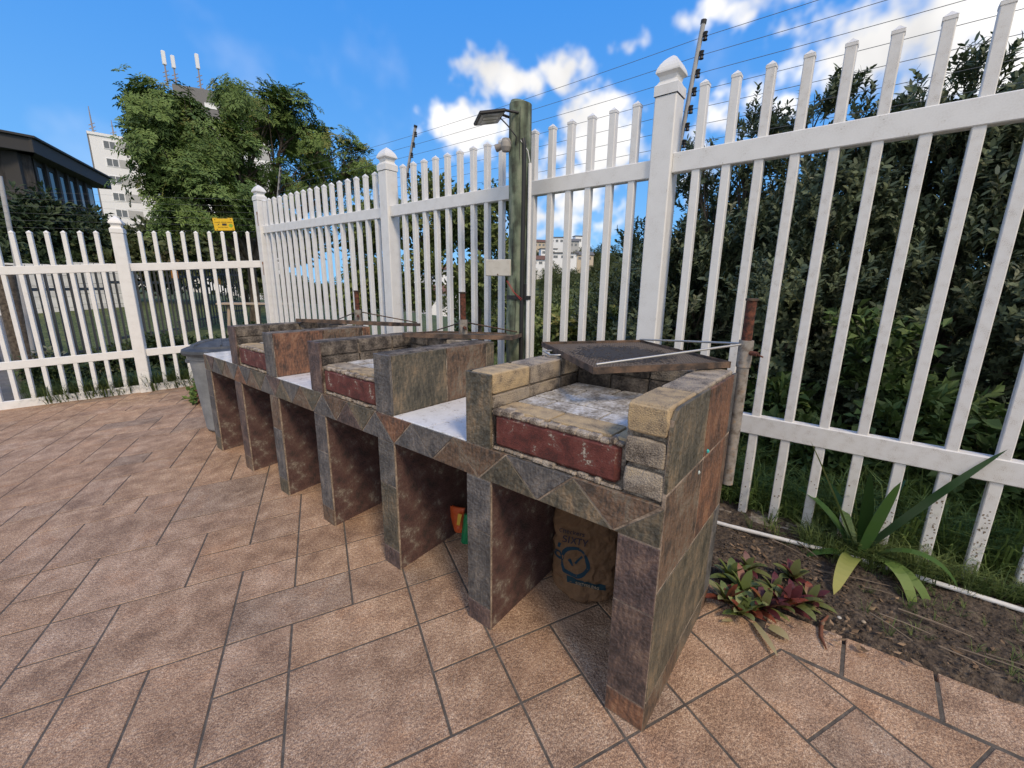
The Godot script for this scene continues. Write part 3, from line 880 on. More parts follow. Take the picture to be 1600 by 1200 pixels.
# ---------------------------------------------------------------- swivel grates
func make_grate(called: String, label: String, pole: Vector3, top: float, bottom: float, corner: Vector3, e1: Vector3, e2: Vector3, rods: Array, handle: bool) -> void:
	# corner + two edge vectors give the rectangular grate; rods: corner indices tied to the sleeve
	var t := thing(called, label, "barbecue grate", Vector3(pole.x, bottom, pole.z), "swivel grates on the barbecue counter")
	var o := t.position
	var pl := MB.new()
	pl.tube(PackedVector3Array([Vector3(0, 0, 0), Vector3(0, top - bottom - 0.165, 0)]), PackedFloat32Array([0.022]), 14)
	var pole_o := put(pl, "pole", M.galvanised, t)
	var cp := MB.new()
	cp.tube(PackedVector3Array([Vector3(0, top - bottom - 0.165, 0), Vector3(0, top - bottom - 0.012, 0)]), PackedFloat32Array([0.0175]), 14)
	put(cp, "pole_top", M.rust, t)
	var cap := MB.new()
	cap.lathe(PackedVector2Array([Vector2(0.0, 0), Vector2(0.022, 0), Vector2(0.023, 0.008), Vector2(0.0, 0.009)]), 14, Vector3(0, top - bottom - 0.012, 0))
	put(cap, "pole_cap", M.iron, t)
	var ys := corner.y - bottom
	var sv := MB.new()
	sv.tube(PackedVector3Array([Vector3(0, ys - 0.028, 0), Vector3(0, ys + 0.075, 0)]), PackedFloat32Array([0.0265]), 16)
	var sleeve := put(sv, "sleeve", M.galvanised, t)
	var bo := MB.new()
	bo.tube(PackedVector3Array([Vector3(0.018, ys + 0.03, 0.012), Vector3(0.048, ys + 0.03, 0.03)]), PackedFloat32Array([0.009]), 6)
	bo.tube(PackedVector3Array([Vector3(0.044, ys + 0.03, 0.028), Vector3(0.068, ys + 0.022, 0.04)]), PackedFloat32Array([0.003]), 6)
	put(bo, "clamp_bolt", M.rust, sleeve)
	# angle-iron frame
	var c := [corner - o, corner + e1 - o, corner + e1 + e2 - o, corner + e2 - o]
	var nrm := e1.cross(e2).normalized()
	if nrm.y < 0: nrm = -nrm
	for i in 4:
		var a: Vector3 = c[i]
		var b: Vector3 = c[(i + 1) % 4]
		var d := (b - a).normalized()
		var inw := nrm.cross(d)
		if inw.dot((c[0] + c[2]) * 0.5 - a) < 0: inw = -inw
		var fr := MB.new()
		var L := (b - a).length()
		var bs := Basis(d, nrm, d.cross(nrm))
		var sg := 1.0 if (d.cross(nrm)).dot(inw) > 0 else -1.0
		fr.box(Vector3(-0.001 * i, -0.026, minf(0, sg * 0.004)), Vector3(L + 0.001 * i, 0.0 - 0.0004 * i, maxf(0, sg * 0.004)), 0.001, Transform3D(bs, a))
		fr.box(Vector3(0.002, -0.026 + 0.0003 * i, minf(sg * 0.004, sg * 0.028)), Vector3(L - 0.002, -0.022 + 0.0003 * i, maxf(sg * 0.004, sg * 0.028)), 0.0, Transform3D(bs, a))
		put(fr, "frame_bar", M.iron, t)
	# expanded-metal lattice: diamonds of flat strand
	var msh := MB.new()
	var L1 := e1.length()
	var L2 := e2.length()
	var d1 := e1 / L1
	var d2 := e2 / L2
	var o3: Vector3 = c[0] - nrm * 0.014
	var pitch := 0.026
	var sl := 0.5
	for fam in 2:
		var k := -L2 / sl if fam == 0 else 0.0
		var kend := L1 if fam == 0 else L1 + L2 / sl
		while k < kend:
			# line: u = k +- v / sl
			var pts := []
			var sgn := 1.0 if fam == 0 else -1.0
			var v0 := 0.004
			var v1 := L2 - 0.004
			var u0 := k + sgn * v0 / sl
			var u1 := k + sgn * v1 / sl
			if fam == 0:
				if u0 < 0.004: v0 = (0.004 - k) * sl; u0 = 0.004
				if u1 > L1 - 0.004: v1 = (L1 - 0.004 - k) * sl; u1 = L1 - 0.004
			else:
				if u0 > L1 - 0.004: v0 = (k - L1 + 0.004) * sl; u0 = L1 - 0.004
				if u1 < 0.004: v1 = (k - 0.004) * sl; u1 = 0.004
			if v1 - v0 > 0.01:
				var a := o3 + d1 * u0 + d2 * v0
				var b := o3 + d1 * u1 + d2 * v1
				var dd := (b - a).normalized()
				var bs := Basis(dd, nrm, dd.cross(nrm))
				msh.box(Vector3(0, -0.001 + 0.0008 * fam, -0.0009), Vector3((b - a).length(), 0.0008 + 0.0008 * fam, 0.0009), 0.0, Transform3D(bs, a))
			k += pitch
	var mo := put(msh, "mesh_lattice", M.wire_mesh, t)
	# the charred grease in the middle
	var gr := MB.new()
	var nz := noise(9.0, 12, 3)
	for i in 60:
		for j in 60:
			var u := (i + 0.5) / 60.0
			var v := (j + 0.5) / 60.0
			var r := Vector2((u - 0.48) / 0.34, (v - 0.48) / 0.36).length()
			if r + nz.get_noise_2d(u * 8.0, v * 8.0) * 0.5 < 0.92 and nz.get_noise_2d(u * 46.0, v * 46.0) < 0.33:
				var p := o3 + nrm * 0.0022 + d1 * u * L1 + d2 * v * L2
				var hx := d1 * L1 / 116.0
				var hz := d2 * L2 / 116.0
				gr.quad(p - hx - hz, p - hx + hz, p + hx + hz, p + hx - hz)
				gr.quad(p - hx - hz - nrm * 0.002, p + hx - hz - nrm * 0.002, p + hx + hz - nrm * 0.002, p - hx + hz - nrm * 0.002)
	gr.col = Color(1, 1, 1)
	put(gr, "charred_grease", M.grease, t)
	# tie rods from the sleeve to the frame
	for r in rods:
		var rb := MB.new()
		var q: Vector3 = c[r]
		q = q + ((c[0] + c[2]) * 0.5 - q).normalized() * 0.03 + nrm * 0.004
		var s0 := Vector3(0, ys + 0.062, 0) + (q - Vector3(0, ys + 0.062, 0)).normalized() * 0.024
		rb.tube(PackedVector3Array([s0, q]), PackedFloat32Array([0.0045]), 7)
		put(rb, "tie_rod", M.steel_rod if handle else M.iron, t)
	if handle:
		var hd := MB.new()
		var mid: Vector3 = c[0] + (c[1] - c[0]) * 0.63
		var al: Vector3 = (c[1] - c[0]).normalized()
		var outw: Vector3 = -(c[3] - c[0]).normalized()
		var y := -nrm * 0.018
		hd.tube(PackedVector3Array([mid - al * 0.07 + y, mid - al * 0.064 + outw * 0.045 + y, mid + al * 0.064 + outw * 0.045 + y, mid + al * 0.07 + y]), PackedFloat32Array([0.0045]), 7)
		put(hd, "handle", M.steel_rod, t)

func make_grates() -> void:
	var gm := mat("grease", C3(0.026, 0.019, 0.014), 0.7)
	gm.vertex_color_use_as_albedo = false
	# nearest: swung over its firebox; corner at the front, edges to the left corner and to the pole
	var fr := Vector3(-0.352, 1.084, -0.212)
	make_grate("swivel_grate", "nearest blackened grate with bright tie rods, over the firebox beside the bare brick end", Vector3(0.004, 0, -0.752), 1.320, 0.565, fr, Vector3(-0.910, 1.076, -0.690) - fr, Vector3(-0.030, 1.080, -0.700) - fr, [0, 2], true)
	make_grate("swivel_grate", "middle rusty swivel grate with its post rising before the frame's near bar", Vector3(-1.512, 0, -0.722), 1.317, 0.60, Vector3(-1.735, 1.076, -0.445), Vector3(0.548, 0.0, -0.345), Vector3(-0.330, -0.050, -0.524), [2, 3], false)
	make_grate("swivel_grate", "farthest dark swivel grate lying askew across the firebox nearest the dustbin", Vector3(-2.672, 0, -0.728), 1.307, 0.60, Vector3(-3.07, 1.084, -0.435), Vector3(0.70, -0.010, -0.38), Vector3(-0.26, -0.048, -0.479), [2, 3], false)

# ---------------------------------------------------------------- white picket fences
func picket_mesh(h: float, w := 0.042) -> ArrayMesh:
	var key := "p%.3f_%.3f" % [h, w]
	if not meshes.has(key):
		var mb := MB.new()
		var r := w * 0.5
		mb.box(Vector3(-r, 0, -r), Vector3(r, h - 0.018, r), 0.0035)
		# pointed cap, a hair wider than the picket
		var b := r + 0.0018
		var y := h - 0.024
		mb.box(Vector3(-b, y - 0.014, -b), Vector3(b, y, b), 0.0015)
		var tip := Vector3(0, h, 0)
		var q := [Vector3(-b, y, -b), Vector3(b, y, -b), Vector3(b, y, b), Vector3(-b, y, b)]
		for i in 4: mb.tri(q[(i + 1) % 4], q[i], tip)
		meshes[key] = mb.mesh()
	return meshes[key]

func post_parts(parent: Node, at: Vector3, top: float, w: float, turn := 0.0, m: Material = null) -> void:
	if m == null: m = M.vinyl
	var r := w * 0.5
	var mb := MB.new()
	mb.box(Vector3(-r, 0, -r), Vector3(r, top - 0.20 - at.y, r), 0.006)
	var post := put_mesh(mb.mesh(), "post", m, parent, Transform3D(Basis(Vector3.UP, turn), at))
	# gothic cap: collar, waist, flared eave and curved point
	var cp := MB.new()
	var y0 := top - 0.20 - at.y
	var prof := [[r + 0.004, 0.0], [r + 0.004, 0.050], [r * 0.88, 0.062], [r * 0.74, 0.078], [r * 0.80, 0.098], [r * 1.06, 0.112], [r * 1.06, 0.120], [r * 0.97, 0.138], [r * 0.80, 0.158], [r * 0.56, 0.178], [r * 0.28, 0.194], [r * 0.02, 0.206]]
	for i in prof.size() - 1:
		var a: Array = prof[i]
		var b: Array = prof[i + 1]
		for s in 4:
			var u0: Vector3 = [Vector3(-1, 0, 1), Vector3(1, 0, 1), Vector3(1, 0, -1), Vector3(-1, 0, -1)][s]
			var u1: Vector3 = [Vector3(1, 0, 1), Vector3(1, 0, -1), Vector3(-1, 0, -1), Vector3(-1, 0, 1)][s]
			cp.quad(u0 * a[0] + Vector3(0, y0 + a[1], 0), u1 * a[0] + Vector3(0, y0 + a[1], 0), u1 * b[0] + Vector3(0, y0 + b[1], 0), u0 * b[0] + Vector3(0, y0 + b[1], 0))
	put_mesh(cp.mesh(), "cap", m, post, Transform3D.IDENTITY)

func rail(parent: Node, a: Vector3, b: Vector3, h: float, d: float, m: Material) -> void:
	var ax := (b - a).normalized()
	var sd := ax.cross(Vector3.UP).normalized()
	var mb := MB.new()
	mb.box(Vector3(0, -h * 0.5, -d * 0.5), Vector3((b - a).length(), h * 0.5, d * 0.5), 0.004, Transform3D(Basis(ax, sd.cross(ax), sd), a))
	put(mb, "rail", m, parent)

func make_fences() -> void:
	rng.seed = 505
	var f := thing("picket_fence", "tall white picket fence running behind the barbecue counter to the flower bed", "fence")
	var zc := ZF - 0.027
	# nearest bay, from the post behind the near grate to the right
	var bays := [[-0.672, 1.98, 2.080, 2.414, 0.0, 0.0], [-3.300, -0.672, 2.062, 2.396, 0.010, 0.006]]
	post_parts(f, Vector3(-0.672, gy(-0.67, zc) - 0.05, zc - 0.012), 2.572, 0.122)
	post_parts(f, Vector3(-3.300, gy(-3.3, zc) - 0.05, zc - 0.012), 2.578, 0.128)
	post_parts(f, Vector3(-6.330, gy(-6.3, zc) - 0.08, zc - 0.055), 2.650, 0.130, 0.03)
	post_parts(f, Vector3(1.98, gy(1.98, zc) - 0.05, zc - 0.012), 2.572, 0.122)
	rail(f, Vector3(-0.611, 2.0275, zc), Vector3(1.919, 2.0275, zc), 0.103, 0.054, M.vinyl)
	rail(f, Vector3(-0.611, 0.627, zc), Vector3(1.919, 0.627, zc), 0.104, 0.054, M.vinyl_dirty)
	for i in 16:
		var x := -0.483 + 0.1508 * i
		if x > 1.88: break
		var pk := put_mesh(picket_mesh(2.34), "picket", M.vinyl if i < 2 else M.vinyl_dirty, f, Transform3D(Basis(Vector3.UP, rf(-0.02, 0.02)), Vector3(x, 2.414 - 2.34, zc)))
		if i >= 3:                       # brown mildew specks that the photograph shows on the feet of these pickets
			var sp := MB.new()
			sp.col = Color(0.24, 0.19, 0.14)
			for k in (16 if i < 7 else 110):
				var y := 0.03 + pow(rng.randf(), 2.2) * 0.34
				var a := rf(0.0012, 0.0036)
				var b := rf(0.0012, 0.0045)
				var cx := rf(-0.0165, 0.0165)
				if rng.randf() < 0.65: sp.box(Vector3(cx - a, y - b, 0.0208), Vector3(cx + a, y + b, 0.0216))
				else: sp.box(Vector3(-0.0216, y - b, cx - a), Vector3(-0.0208, y + b, cx + a))
			put(sp, "mildew", M.matt, pk).set_meta("kind", "stuff")
	rail(f, Vector3(-3.236, 2.020, zc), Vector3(-0.733, 2.013, zc), 0.096, 0.054, M.vinyl)
	rail(f, Vector3(-3.236, 0.618, zc), Vector3(-0.733, 0.622, zc), 0.104, 0.054, M.vinyl)
	for i in 16:
		var x := -0.851 - 0.1466 * i
		if x < -3.2: break
		put_mesh(picket_mesh(2.34), "picket", M.vinyl, f, Transform3D(Basis(Vector3.UP, rf(-0.02, 0.02)), Vector3(x, 2.398 + maxf(0.0, -x - 2.4) * 0.01 - 2.34, zc)))
	rail(f, Vector3(-6.264, 2.068, zc - 0.053), Vector3(-3.364, 2.020, zc), 0.096, 0.054, M.vinyl)
	rail(f, Vector3(-6.264, 0.62, zc - 0.053), Vector3(-3.364, 0.618, zc), 0.104, 0.054, M.vinyl)
	for i in 17:
		var t := (i + 0.75) / 17.2
		var x := lerpf(-3.364, -6.264, t)
		put_mesh(picket_mesh(2.34), "picket", M.vinyl, f, Transform3D(Basis(Vector3.UP, rf(-0.02, 0.02)), Vector3(x, lerpf(2.402, 2.462, t) - 2.34, lerpf(zc, zc - 0.053, t))))
	# rust runs below the two screw holes in the corner post
	for y in [2.28, 1.62]:
		var rs := MB.new()
		rs.box(Vector3(-6.318, y - 0.015, zc + 0.0105), Vector3(-6.286, y + 0.02, zc + 0.0125))
		rs.box(Vector3(-6.31, y - 0.16, zc + 0.0105), Vector3(-6.296, y - 0.015, zc + 0.0120))
		put(rs, "rust_stain", M.rust_run, f)
	# --- the lower fence across the left end of the yard
	var g := thing("picket_fence", "lower white picket fence with a bottom board, closing the far left end of the yard", "fence")
	var p0 := Vector3(-7.587, 0, 1.183)
	var dir := Vector3(-6.40 + 7.587, 0, -1.55 - 1.183)
	var ln := dir.length()
	dir /= ln
	var turn := atan2(-dir.z, dir.x)
	var slope := func(s: float) -> Vector3:
		var p := p0 + dir * s
		return Vector3(p.x, gy(p.x, p.z), p.z)
	var sp := 1.42
	var spans := [[-1.75, sp - 0.062], [sp + 0.062, ln - 0.02]]
	post_parts(g, slope.call(sp) + Vector3(0, -0.03, 0), slope.call(sp).y + 2.235, 0.124, turn)
	post_parts(g, slope.call(-1.81) + Vector3(0, -0.03, 0), slope.call(-1.81).y + 2.235, 0.124, turn)
	for e in spans:
		var a: Vector3 = slope.call(e[0])
		var b: Vector3 = slope.call(e[1])
		rail(g, a + Vector3(0, 1.622, 0), b + Vector3(0, 1.622, 0), 0.096, 0.05, M.vinyl)
		rail(g, a + Vector3(0, 0.524, 0), b + Vector3(0, 0.524, 0), 0.096, 0.05, M.vinyl)
		rail(g, a + Vector3(0, 0.046, 0), b + Vector3(0, 0.046, 0), 0.100, 0.05, M.vinyl)
		var n := int(round((e[1] - e[0]) / 0.147)) - 1
		for i in n:
			var s: float = e[0] + (e[1] - e[0]) * (i + 1) / (n + 1.0)
			put_mesh(picket_mesh(1.99), "picket", M.vinyl, g, Transform3D(Basis(Vector3.UP, turn + rf(-0.02, 0.02)), slope.call(s) + Vector3(0, 0.078, 0)))
	# concrete kerb that the long fence stands on
	var kb := MB.new()
	var x := -6.2
	while x < 3.4:
		var x2 := x + 0.62
		var y := gy(x, zc)
		kb.box(Vector3(x, y - 0.12, zc - 0.075), Vector3(x2 - 0.006, y + 0.012 + rf(-0.004, 0.004), zc + 0.065 + rf(-0.006, 0.006)), 0.012)
		x = x2
	var kerb := put(kb, "fence_kerb", M.mortar)
	tag(kerb, "", "", "", "structure")

# ---------------------------------------------------------------- pole with floodlight
func make_pole() -> void:
	rng.seed = 606
	var px := -1.566
	var pz := -1.315
	var g := gy(px, pz)
	var t := thing("timber_pole", "weathered green timber pole standing before the tall fence, cables down its side", "pole", Vector3(px, g, pz))
	var mb := MB.new()
	var pts := PackedVector3Array()
	var rad := PackedFloat32Array()
	for i in 13:
		pts.append(Vector3(0.006 * sin(i * 0.9), (2.485 - g) * i / 12.0, 0.004 * cos(i * 1.3)))
		rad.append(lerpf(0.079, 0.073, i / 12.0) + rf(-0.001, 0.001))
	pts.append(Vector3(0, 2.493 - g, 0)); rad.append(0.066)
	mb.tube(pts, rad, 20)
	put(mb, "shaft", M.pole_wood, t)
	var ck := MB.new()
	for i in 5:
		var a := rf(-0.4, 1.6)
		var y := rf(0.9, 2.1)
		var o := Vector3(sin(a), 0, cos(a)) * 0.0755
		ck.tube(PackedVector3Array([o + Vector3(0, y, 0), o * 1.004 + Vector3(0.002, y + rf(0.15, 0.4), 0)]), PackedFloat32Array([0.0022, 0.0012]), 5)
	put(ck, "drying_crack", M.black_plastic, t)
	var cb := MB.new()
	var ca := Vector3(0.066, 0, 0.042)
	cb.tube(PackedVector3Array([ca + Vector3(0, 0.0, 0), ca + Vector3(0.002, 1.2, 0), ca + Vector3(0, 2.17, 0), ca * 0.95 + Vector3(-0.01, 2.21, 0)]), PackedFloat32Array([0.014]), 8)
	put(cb, "black_cable", M.black_plastic, t)
	var cd := MB.new()
	var cc := Vector3(0.098, 0, 0.018)
	cd.tube(PackedVector3Array([cc + Vector3(0.012, 0, 0), cc + Vector3(0.004, 1.1, 0), cc + Vector3(0, 2.085 - 0.02, 0)]), PackedFloat32Array([0.0125]), 10)
	var conduit := put(cd, "white_conduit", M.vinyl, t)
	var wr := MB.new()
	wr.tube(PackedVector3Array([cc + Vector3(0, 2.06, 0), cc + Vector3(-0.014, 2.14, 0.01), cc + Vector3(-0.05, 2.20, 0.04)]), PackedFloat32Array([0.0028]), 6)
	put(wr, "white_wire", M.vinyl, conduit)
	var st := MB.new()
	for i in 22:
		var a := TAU * i / 22.0
		var b := TAU * (i + 1) / 22.0
		var r := 0.0805
		st.quad(Vector3(sin(a) * r, 1.205, cos(a) * r), Vector3(sin(b) * r, 1.205, cos(b) * r), Vector3(sin(b) * r, 1.232, cos(b) * r), Vector3(sin(a) * r, 1.232, cos(a) * r))
	st.box(Vector3(0.07, 1.204, 0.005), Vector3(0.118, 1.231, 0.036), 0.003)
	st.box(Vector3(0.079, 1.20, 0.030), Vector3(0.097, 1.31, 0.040), 0.002)
	put(st, "strap", M.black_plastic, t)
	var rw := MB.new()
	rw.col = Color(0.45, 0.03, 0.03)
	rw.tube(PackedVector3Array([Vector3(-0.03, 1.33, 0.092), Vector3(0.02, 1.26, 0.085), Vector3(0.075, 1.20, 0.06)]), PackedFloat32Array([0.0016]), 5)
	rw.tube(PackedVector3Array([Vector3(-0.02, 1.33, 0.092), Vector3(0.035, 1.25, 0.082), Vector3(0.08, 1.21, 0.058)]), PackedFloat32Array([0.0016]), 5)
	put(rw, "red_wire", M.plain, t)
	# junction box on the pole
	var jb := thing("junction_box", "weathered off white junction box fixed to the timber pole", "electrical box", Vector3(px - 0.115, 1.42, pz + 0.055))
	var b1 := MB.new()
	b1.col = Color(0.74, 0.72, 0.66)
	var bx := Transform3D(Basis(Vector3.UP, 0.30), Vector3.ZERO)
	b1.box(Vector3(-0.092, 0.0, -0.03), Vector3(0.092, 0.105, 0.034), 0.004, bx)
	var body := put(b1, "body", M.vinyl_dirty, jb)
	var b2 := MB.new()
	b2.col = Color(0.80, 0.78, 0.72)
	b2.box(Vector3(-0.095, -0.003, 0.0345), Vector3(0.095, 0.108, 0.052), 0.004, bx)
	put(b2, "lid", M.vinyl_dirty, jb)
	var b3 := MB.new()
	b3.tube(PackedVector3Array([bx * Vector3(0.0, 0.008, 0.051), bx * Vector3(0.0, 0.008, 0.0545)]), PackedFloat32Array([0.005]), 8)
	put(b3, "screw", M.iron, jb)
	# floodlight and the motion sensor below it
	var fl := thing("floodlight", "black flat LED floodlight bracketed to the top of the timber pole", "floodlight", Vector3(px, 2.36, pz))
	var tilt := Transform3D(Basis(Vector3.UP, -0.62) * Basis(Vector3.RIGHT, 0.20), Vector3(-0.135, 0.030, 0.150))
	var hs := MB.new()
	hs.box(Vector3(-0.105, 0.0, -0.085), Vector3(0.105, 0.020, 0.085), 0.005, tilt)
	hs.box(Vector3(-0.06, 0.0205, -0.05), Vector3(0.06, 0.034, 0.05), 0.006, tilt)
	for k in 7: hs.box(Vector3(-0.09, 0.0205, -0.066 + 0.022 * k), Vector3(-0.064, 0.030, -0.063 + 0.022 * k), 0.0, tilt)
	var hou := put(hs, "housing", M.black_plastic, fl)
	var gl := MB.new()
	gl.col = Color(0.30, 0.31, 0.30)
	gl.box(Vector3(-0.092, -0.0035, -0.072), Vector3(0.092, -0.0005, 0.072), 0.0, tilt)
	put(gl, "lens", M.gloss, fl)
	for k in 2:
		var ld := MB.new()
		ld.col = Color(0.62, 0.62, 0.55)
		ld.box(Vector3(-0.05 + 0.055 * k, -0.006, -0.05), Vector3(-0.008 + 0.055 * k, -0.004, 0.05), 0.0, tilt)
		put(ld, "led_panel", M.gloss, fl)
	var br := MB.new()
	br.tube(PackedVector3Array([Vector3(-0.06, 0.055, 0.02), Vector3(-0.085, 0.06, 0.11), Vector3(-0.09, 0.045, 0.13)]), PackedFloat32Array([0.008]), 6)
	br.tube(PackedVector3Array([Vector3(0.03, 0.055, 0.06), Vector3(-0.02, 0.06, 0.13), Vector3(-0.06, 0.045, 0.15)]), PackedFloat32Array([0.008]), 6)
	br.tube(PackedVector3Array([Vector3(-0.07, 0.03, 0.12), Vector3(0.0, -0.03, 0.13), Vector3(0.035, -0.09, 0.085), Vector3(0.02, -0.13, 0.075)]), PackedFloat32Array([0.004]), 6)
	put(br, "bracket", M.black_plastic, fl)
	var sn := thing("motion_sensor", "small grey motion sensor under the floodlight on the timber pole", "sensor", Vector3(px - 0.05, 2.24, pz + 0.085))
	var s1 := MB.new()
	s1.col = Color(0.36, 0.34, 0.32)
	s1.lathe(PackedVector2Array([Vector2(0.0, -0.045), Vector2(0.024, -0.04), Vector2(0.036, -0.015), Vector2(0.036, 0.012), Vector2(0.024, 0.036), Vector2(0.0, 0.042)]), 12, Vector3(0, 0, 0))
	put(s1, "body", M.plain, sn)
	var s2 := MB.new()
	s2.col = Color(0.30, 0.28, 0.27)
	s2.tube(PackedVector3Array([Vector3(-0.02, -0.005, 0.012), Vector3(-0.062, -0.018, 0.03)]), PackedFloat32Array([0.019, 0.024]), 10)
	put(s2, "lens_hood", M.plain, sn)

# ---------------------------------------------------------------- electric fence above the pickets
func make_electric_fence() -> void:
	var t := thing("electric_fence", "electric security fence of thin wires on slanted metal stays above the picket fence", "electric fence")
	var z := -1.62
	var stays := [[Vector3(-0.566, 2.735, z), Vector3(-0.70, 1.55, z)], [Vector3(-3.010, 2.722, z), Vector3(-3.46, 1.60, z)], [Vector3(-5.745, 2.81, z), Vector3(-6.28, 1.75, z)], [Vector3(2.0, 2.735, z), Vector3(1.86, 1.55, z)]]
	var ends := []
	for k in stays.size():
		var a: Vector3 = stays[k][0]
		var b: Vector3 = stays[k][1]
		var mb := MB.new()
		mb.tube(PackedVector3Array([b, a]), PackedFloat32Array([0.013]), 8)
		var stay := put(mb, "stay", M.stay_steel, t)
		var cpm := MB.new()
		cpm.tube(PackedVector3Array([a, a + (a - b).normalized() * 0.018]), PackedFloat32Array([0.016]), 8)
		put(cpm, "stay_cap", M.black_plastic, stay)
		var at := []
		for i in 8:
			var p := a + (b - a).normalized() * (0.062 + 0.0865 * i)
			p += Vector3(0.024, 0, 0.0)
			var ins := MB.new()
			ins.lathe(PackedVector2Array([Vector2(0.004, -0.021), Vector2(0.013, -0.019), Vector2(0.009, -0.006), Vector2(0.014, 0.0), Vector2(0.009, 0.006), Vector2(0.013, 0.019), Vector2(0.004, 0.021)]), 8, p)
			put(ins, "insulator", M.black_plastic, stay)
			at.append(p)
		ends.append(at)
	for i in 8:
		var mb := MB.new()
		var pts := PackedVector3Array()
		for k in [3, 0, 1, 2]:
			pts.append(ends[k][i])
		var smooth := PackedVector3Array()
		for s in 3:
			for q in 6:
				var u := q / 6.0
				smooth.append(pts[s].lerp(pts[s + 1], u) + Vector3(0, -0.012 * 4.0 * u * (1.0 - u), 0))
		smooth.append(pts[3])
		mb.tube(smooth, PackedFloat32Array([0.0014]), 5)
		put(mb, "wire", M.wire_dark, t)
	# the run of it beyond the lower fence
	var l := thing("electric_fence", "thin electric fence wires and one pale stay beyond the lower fence", "electric fence")
	var sy := [[Vector3(-8.06, 2.50, 0.76), Vector3(-8.07, 0.2, 0.79)], [Vector3(-6.62, 2.62, -1.70), Vector3(-6.66, 0.1, -1.70)]]
	for k in 1:
		var mb := MB.new()
		mb.tube(PackedVector3Array([sy[k][1], sy[k][0] + Vector3(0, 0.08, -0.05)]), PackedFloat32Array([0.024]), 8)
		put(mb, "stay", M.stay_steel, l)
	for i in 6:
		var mb := MB.new()
		var y := 2.42 - 0.085 * i
		mb.tube(PackedVector3Array([Vector3(-8.9, y - 0.05, 2.3), Vector3(-8.05, y - 0.01, 0.77), Vector3(-7.2, y + 0.03, -0.6), Vector3(-6.55, y + 0.08, -1.66)]), PackedFloat32Array([0.0010]), 5)
		put(mb, "wire", M.wire_dark, l)
	# yellow warning sign on those wires
	var sg := thing("warning_sign", "small yellow electric fence warning sign above the lower picket fence", "sign", Vector3(-6.908, 2.155, -1.262))
	var ex := Vector3(0.072, 0.02, -0.232).normalized()
	var ez := ex.cross(Vector3.UP).normalized()
	sg.basis = Basis(ex, ez.cross(ex), ez)
	if ez.x < 0: sg.basis = Basis(-ex, (-ez).cross(-ex), -ez)
	if sg.basis.z.dot(cam.position - sg.position) < 0: sg.basis = sg.basis * Basis(Vector3.UP, PI)
	var pl := MB.new()
	pl.col = Color(0.80, 0.50, 0.012)
	pl.slab(PackedVector2Array([Vector2(-0.122, -0.08), Vector2(0.122, -0.08), Vector2(0.122, 0.08), Vector2(-0.122, 0.08)]), Vector3.ZERO, Vector3.RIGHT, Vector3.UP, 0.003, 0.0006)
	pl.box(Vector3(-0.122, 0.0802, -0.003), Vector3(-0.06, 0.090, 0.0), 0.0)
	pl.box(Vector3(0.06, 0.0802, -0.003), Vector3(0.122, 0.090, 0.0), 0.0)
	put(pl, "plate", M.plain, sg)
	for e in [["DANGER  GEVAAR  INGOZI", 0.031, 0.018, 0.0], ["ELECTRIC FENCE", -0.036, 0.016, -0.015]]:
		var tm := TextMesh.new()
		tm.text = e[0]
		tm.font_size = 16
		tm.pixel_size = e[2] / 16.0 * 0.95
		tm.depth = 0.001
		var to := put_mesh(tm, "lettering", M.sign_black, sg, Transform3D(Basis(), Vector3(e[3], e[1], 0.0012)))
	var sy2 := MB.new()
	sy2.slab(PackedVector2Array([Vector2(-0.085, -0.012), Vector2(-0.055, 0.0), Vector2(-0.062, 0.004), Vector2(-0.040, 0.016), Vector2(-0.072, 0.006), Vector2(-0.064, 0.001)]), Vector3(0, 0, 0.0016), Vector3.RIGHT, Vector3.UP, 0.001, 0.0002)
	sy2.slab(PackedVector2Array([Vector2(-0.02, -0.014), Vector2(0.035, -0.014), Vector2(0.035, 0.014), Vector2(-0.02, 0.014)]), Vector3(0, 0, 0.0016), Vector3.RIGHT, Vector3.UP, 0.001, 0.0002)
	put(sy2, "symbol", M.sign_black, sg)
	var sy3 := MB.new()
	sy3.col = Color(0.25, 0.42, 0.03)
	sy3.lathe(PackedVector2Array([Vector2(0.0, 0.0), Vector2(0.024, 0.0), Vector2(0.024, 0.0012), Vector2(0.0, 0.0012)]), 16, Vector3.ZERO)
	var d3 := put(sy3, "emblem", M.plain, sg)
	d3.transform = Transform3D(Basis(Vector3.RIGHT, PI / 2), Vector3(0.082, -0.014, 0.0008))
	for q in [Vector2(-0.095, 0.066), Vector2(0.092, 0.066), Vector2(-0.092, -0.068), Vector2(0.098, -0.068)]:
		var hb := MB.new()
		hb.lathe(PackedVector2Array([Vector2(0.0, 0.0), Vector2(0.006, 0.0), Vector2(0.006, 0.002), Vector2(0.0, 0.002)]), 8, Vector3.ZERO)
		var ho := put(hb, "rivet", M.sign_black, sg)
		ho.transform = Transform3D(Basis(Vector3.RIGHT, PI / 2), Vector3(q.x, q.y, 0.0006))

